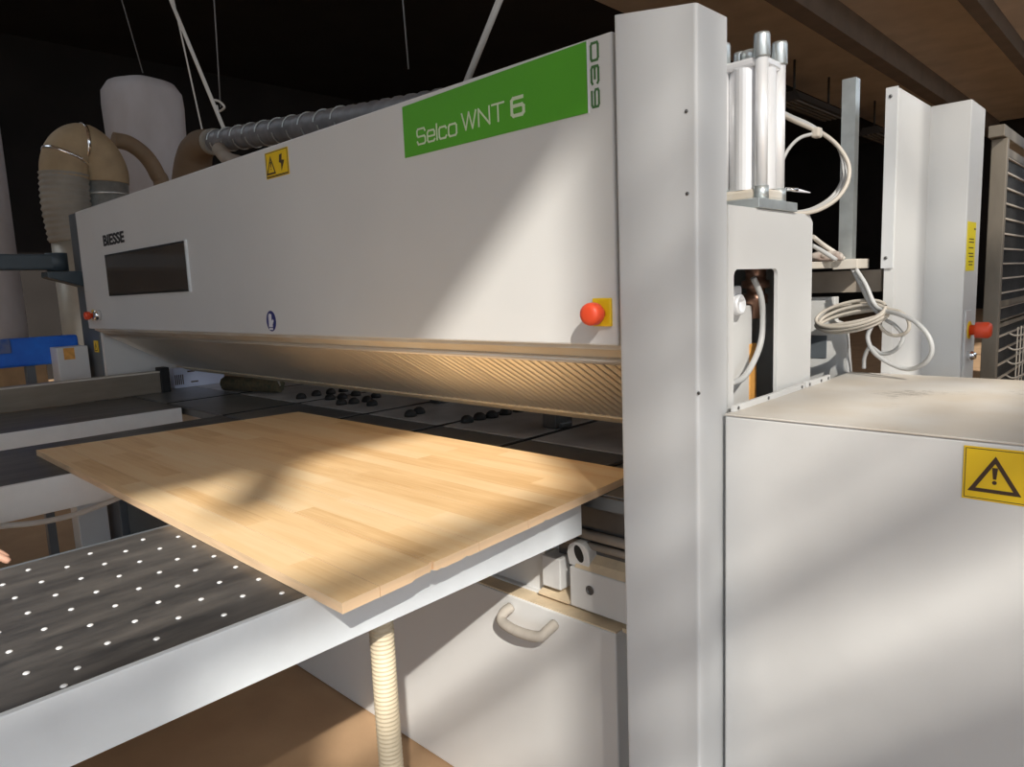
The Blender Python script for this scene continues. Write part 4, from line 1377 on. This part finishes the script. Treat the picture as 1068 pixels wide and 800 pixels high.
pe = thing('person', 'person in dark work clothes beyond the nearest table, one fingertip in view', 'person', (PX, PY, 0))
obj('body', skin_bm(nodes, edges), SKIN, pe)
sn = [(PX, PY, 0.83, 0.172, 0.128), (PX, PY+0.01, 1.12, 0.150, 0.110), (PX, PY+0.01, 1.28, 0.170, 0.120), (PX, PY, 1.41, 0.140, 0.098), (PX, PY, 1.455, 0.072)]
se = [(0, 1), (1, 2), (2, 3), (3, 4)]
for sgn, el, wr in ((1, Vector((PX+0.23, PY+0.12, 1.12)), WR), (-1, Vector((PX-0.25, PY-0.02, 1.12)), Vector((PX-0.25, PY+0.10, 0.90)))):
    k = 3
    for p in ((PX+sgn*0.168, PY, 1.405, 0.072), (PX+sgn*0.21, PY+0.04, 1.27, 0.061), (*el, 0.053), (*(el.lerp(wr, .45)), 0.048), (*(el.lerp(wr, .88)), 0.038)):
        sn.append(p); se.append((k, len(sn)-1)); k = len(sn)-1
obj('work_shirt', skin_bm(sn, se), SHIRT, pe)
tn = [(PX, PY, 0.96, 0.158, 0.118)]; te = []
for sgn in (-1, 1):
    k = 0
    for p in ((PX+sgn*0.09, PY, 0.85, 0.100), (PX+sgn*0.10, PY+0.01, 0.50, 0.070), (PX+sgn*0.10, PY-0.01, 0.30, 0.068), (PX+sgn*0.10, PY-0.02, 0.09, 0.060)):
        tn.append(p); te.append((k, len(tn)-1)); k = len(tn)-1
obj('trousers', skin_bm(tn, te), TROUSER, pe)
for sgn in (-1, 1):
    obj('boot', skin_bm([(PX+sgn*0.10, PY-0.02, 0.15, 0.052), (PX+sgn*0.10, PY-0.02, 0.055, 0.052), (PX+sgn*0.105, PY+0.07, 0.052, 0.050, 0.042), (PX+sgn*0.11, PY+0.16, 0.042, 0.046, 0.034)], [(0, 1), (1, 2), (2, 3)]), BOOT, pe)
bm = new(); bmesh.ops.create_uvsphere(bm, u_segments=24, v_segments=14, radius=0.098)
for v in bm.verts:
    v.co = Vector((v.co.x*0.93, v.co.y*1.1-0.012, max(v.co.z, -0.05 if v.co.y < 0.03 else 0.03)))+Vector((PX, PY+0.03, 1.665))
for f in bm.faces:
    f.smooth = True
obj('hair', bm, HAIRM, pe)

# ================================================================== hanging lamps on the far ceiling
def lamp(x, y, label):
    l = thing('ceiling_lamp', label, 'lamp', (x, y, 5.4), 'unlit strip lamps under the ceiling')
    bm = new(); prism(bm, [(x-0.30, 5.42), (x+0.30, 5.42), (x+0.20, 5.62), (x-0.20, 5.62)], 'y', y-1.5, y+1.5)
    obj('housing', bm, LAMPM, l)
    for k in range(4):
        bm = new(); bx(bm, x-0.21+k*0.125, x-0.165+k*0.125, y-1.45, y+1.45, 5.395, 5.421); obj('louvre', bm, LAMPS, l)
    for dy in (-1.1, 1.1):
        bm = new(); tube(bm, [(x, y+dy, 5.61), (x, y+dy, CZ)], 0.028, 8); obj('hanger_rod', bm, LAMPM, l)


lamp(-6.9, 18.3, 'nearer unlit strip lamp hanging over the aluminium cylinder')
lamp(-6.9, 24.2, 'farther unlit strip lamp hanging beyond the steel channel')

# ================================================================== light
w = bpy.data.worlds.new('world'); scene.world = w
w.use_nodes = True
bgn = w.node_tree.nodes['Background']
bgn.inputs['Color'].default_value = (0.78, 0.88, 1.0, 1)
bgn.inputs['Strength'].default_value = 1.9
sd = bpy.data.lights.new('sun', 'SUN')
sd.energy = 5.6
sd.color = (1.0, 0.95, 0.87)
sd.angle = math.radians(0.85)
so = bpy.data.objects.new('sun', sd); COL.objects.link(so)
sdir = Vector((-1.0, 0.76, -0.87)).normalized()
so.rotation_euler = sdir.to_track_quat('-Z', 'Y').to_euler()
so.location = (6, -5, 6)


def portal(loc, rot, sx, sy):
    l = bpy.data.lights.new('portal', 'AREA'); l.shape = 'RECTANGLE'; l.size = sx; l.size_y = sy
    l.cycles.is_portal = True
    o = bpy.data.objects.new('portal', l); COL.objects.link(o); o.location = loc; o.rotation_euler = rot


portal(((FX0+FX1)/2, -4.71, FZ1/2), (PI/2, 0, 0), FX1-FX0, FZ1)
portal((4.025, -1.8, 1.35), (PI/2, 0, PI/2), 4.8, 2.7)
portal(((FX0+FX1)/2, -4.71, 4.9), (PI/2, 0, 0), FX1-FX0, 2.6)
portal((4.04, -3.36, 5.2), (PI/2, 0, PI/2), 1.58, 1.57)
portal((4.04, -1.545, 5.28), (PI/2, 0, PI/2), 1.89, 1.74)
for ya, yb_ in FAR:
    portal((4.04, (ya+yb_)/2, 4.65), (PI/2, 0, PI/2), yb_-ya, 2.5)
portal(((SKX0+SKX1)/2, (SKY0+SKY1)/2, CZ+0.21), (0, 0, 0), SKX1-SKX0, SKY1-SKY0)

vs = scene.view_settings
scene.display_settings.display_device = 'sRGB'
vs.view_transform = 'Standard'
vs.look = 'None'
vs.exposure = 0.0
vs.gamma = 1.0
vs.use_curve_mapping = False
scene.cycles.max_bounces = 8
scene.cycles.diffuse_bounces = 5
scene.cycles.transparent_max_bounces = 8
scene.cycles.sample_clamp_indirect = 4.0
scene.cycles.use_denoising = True
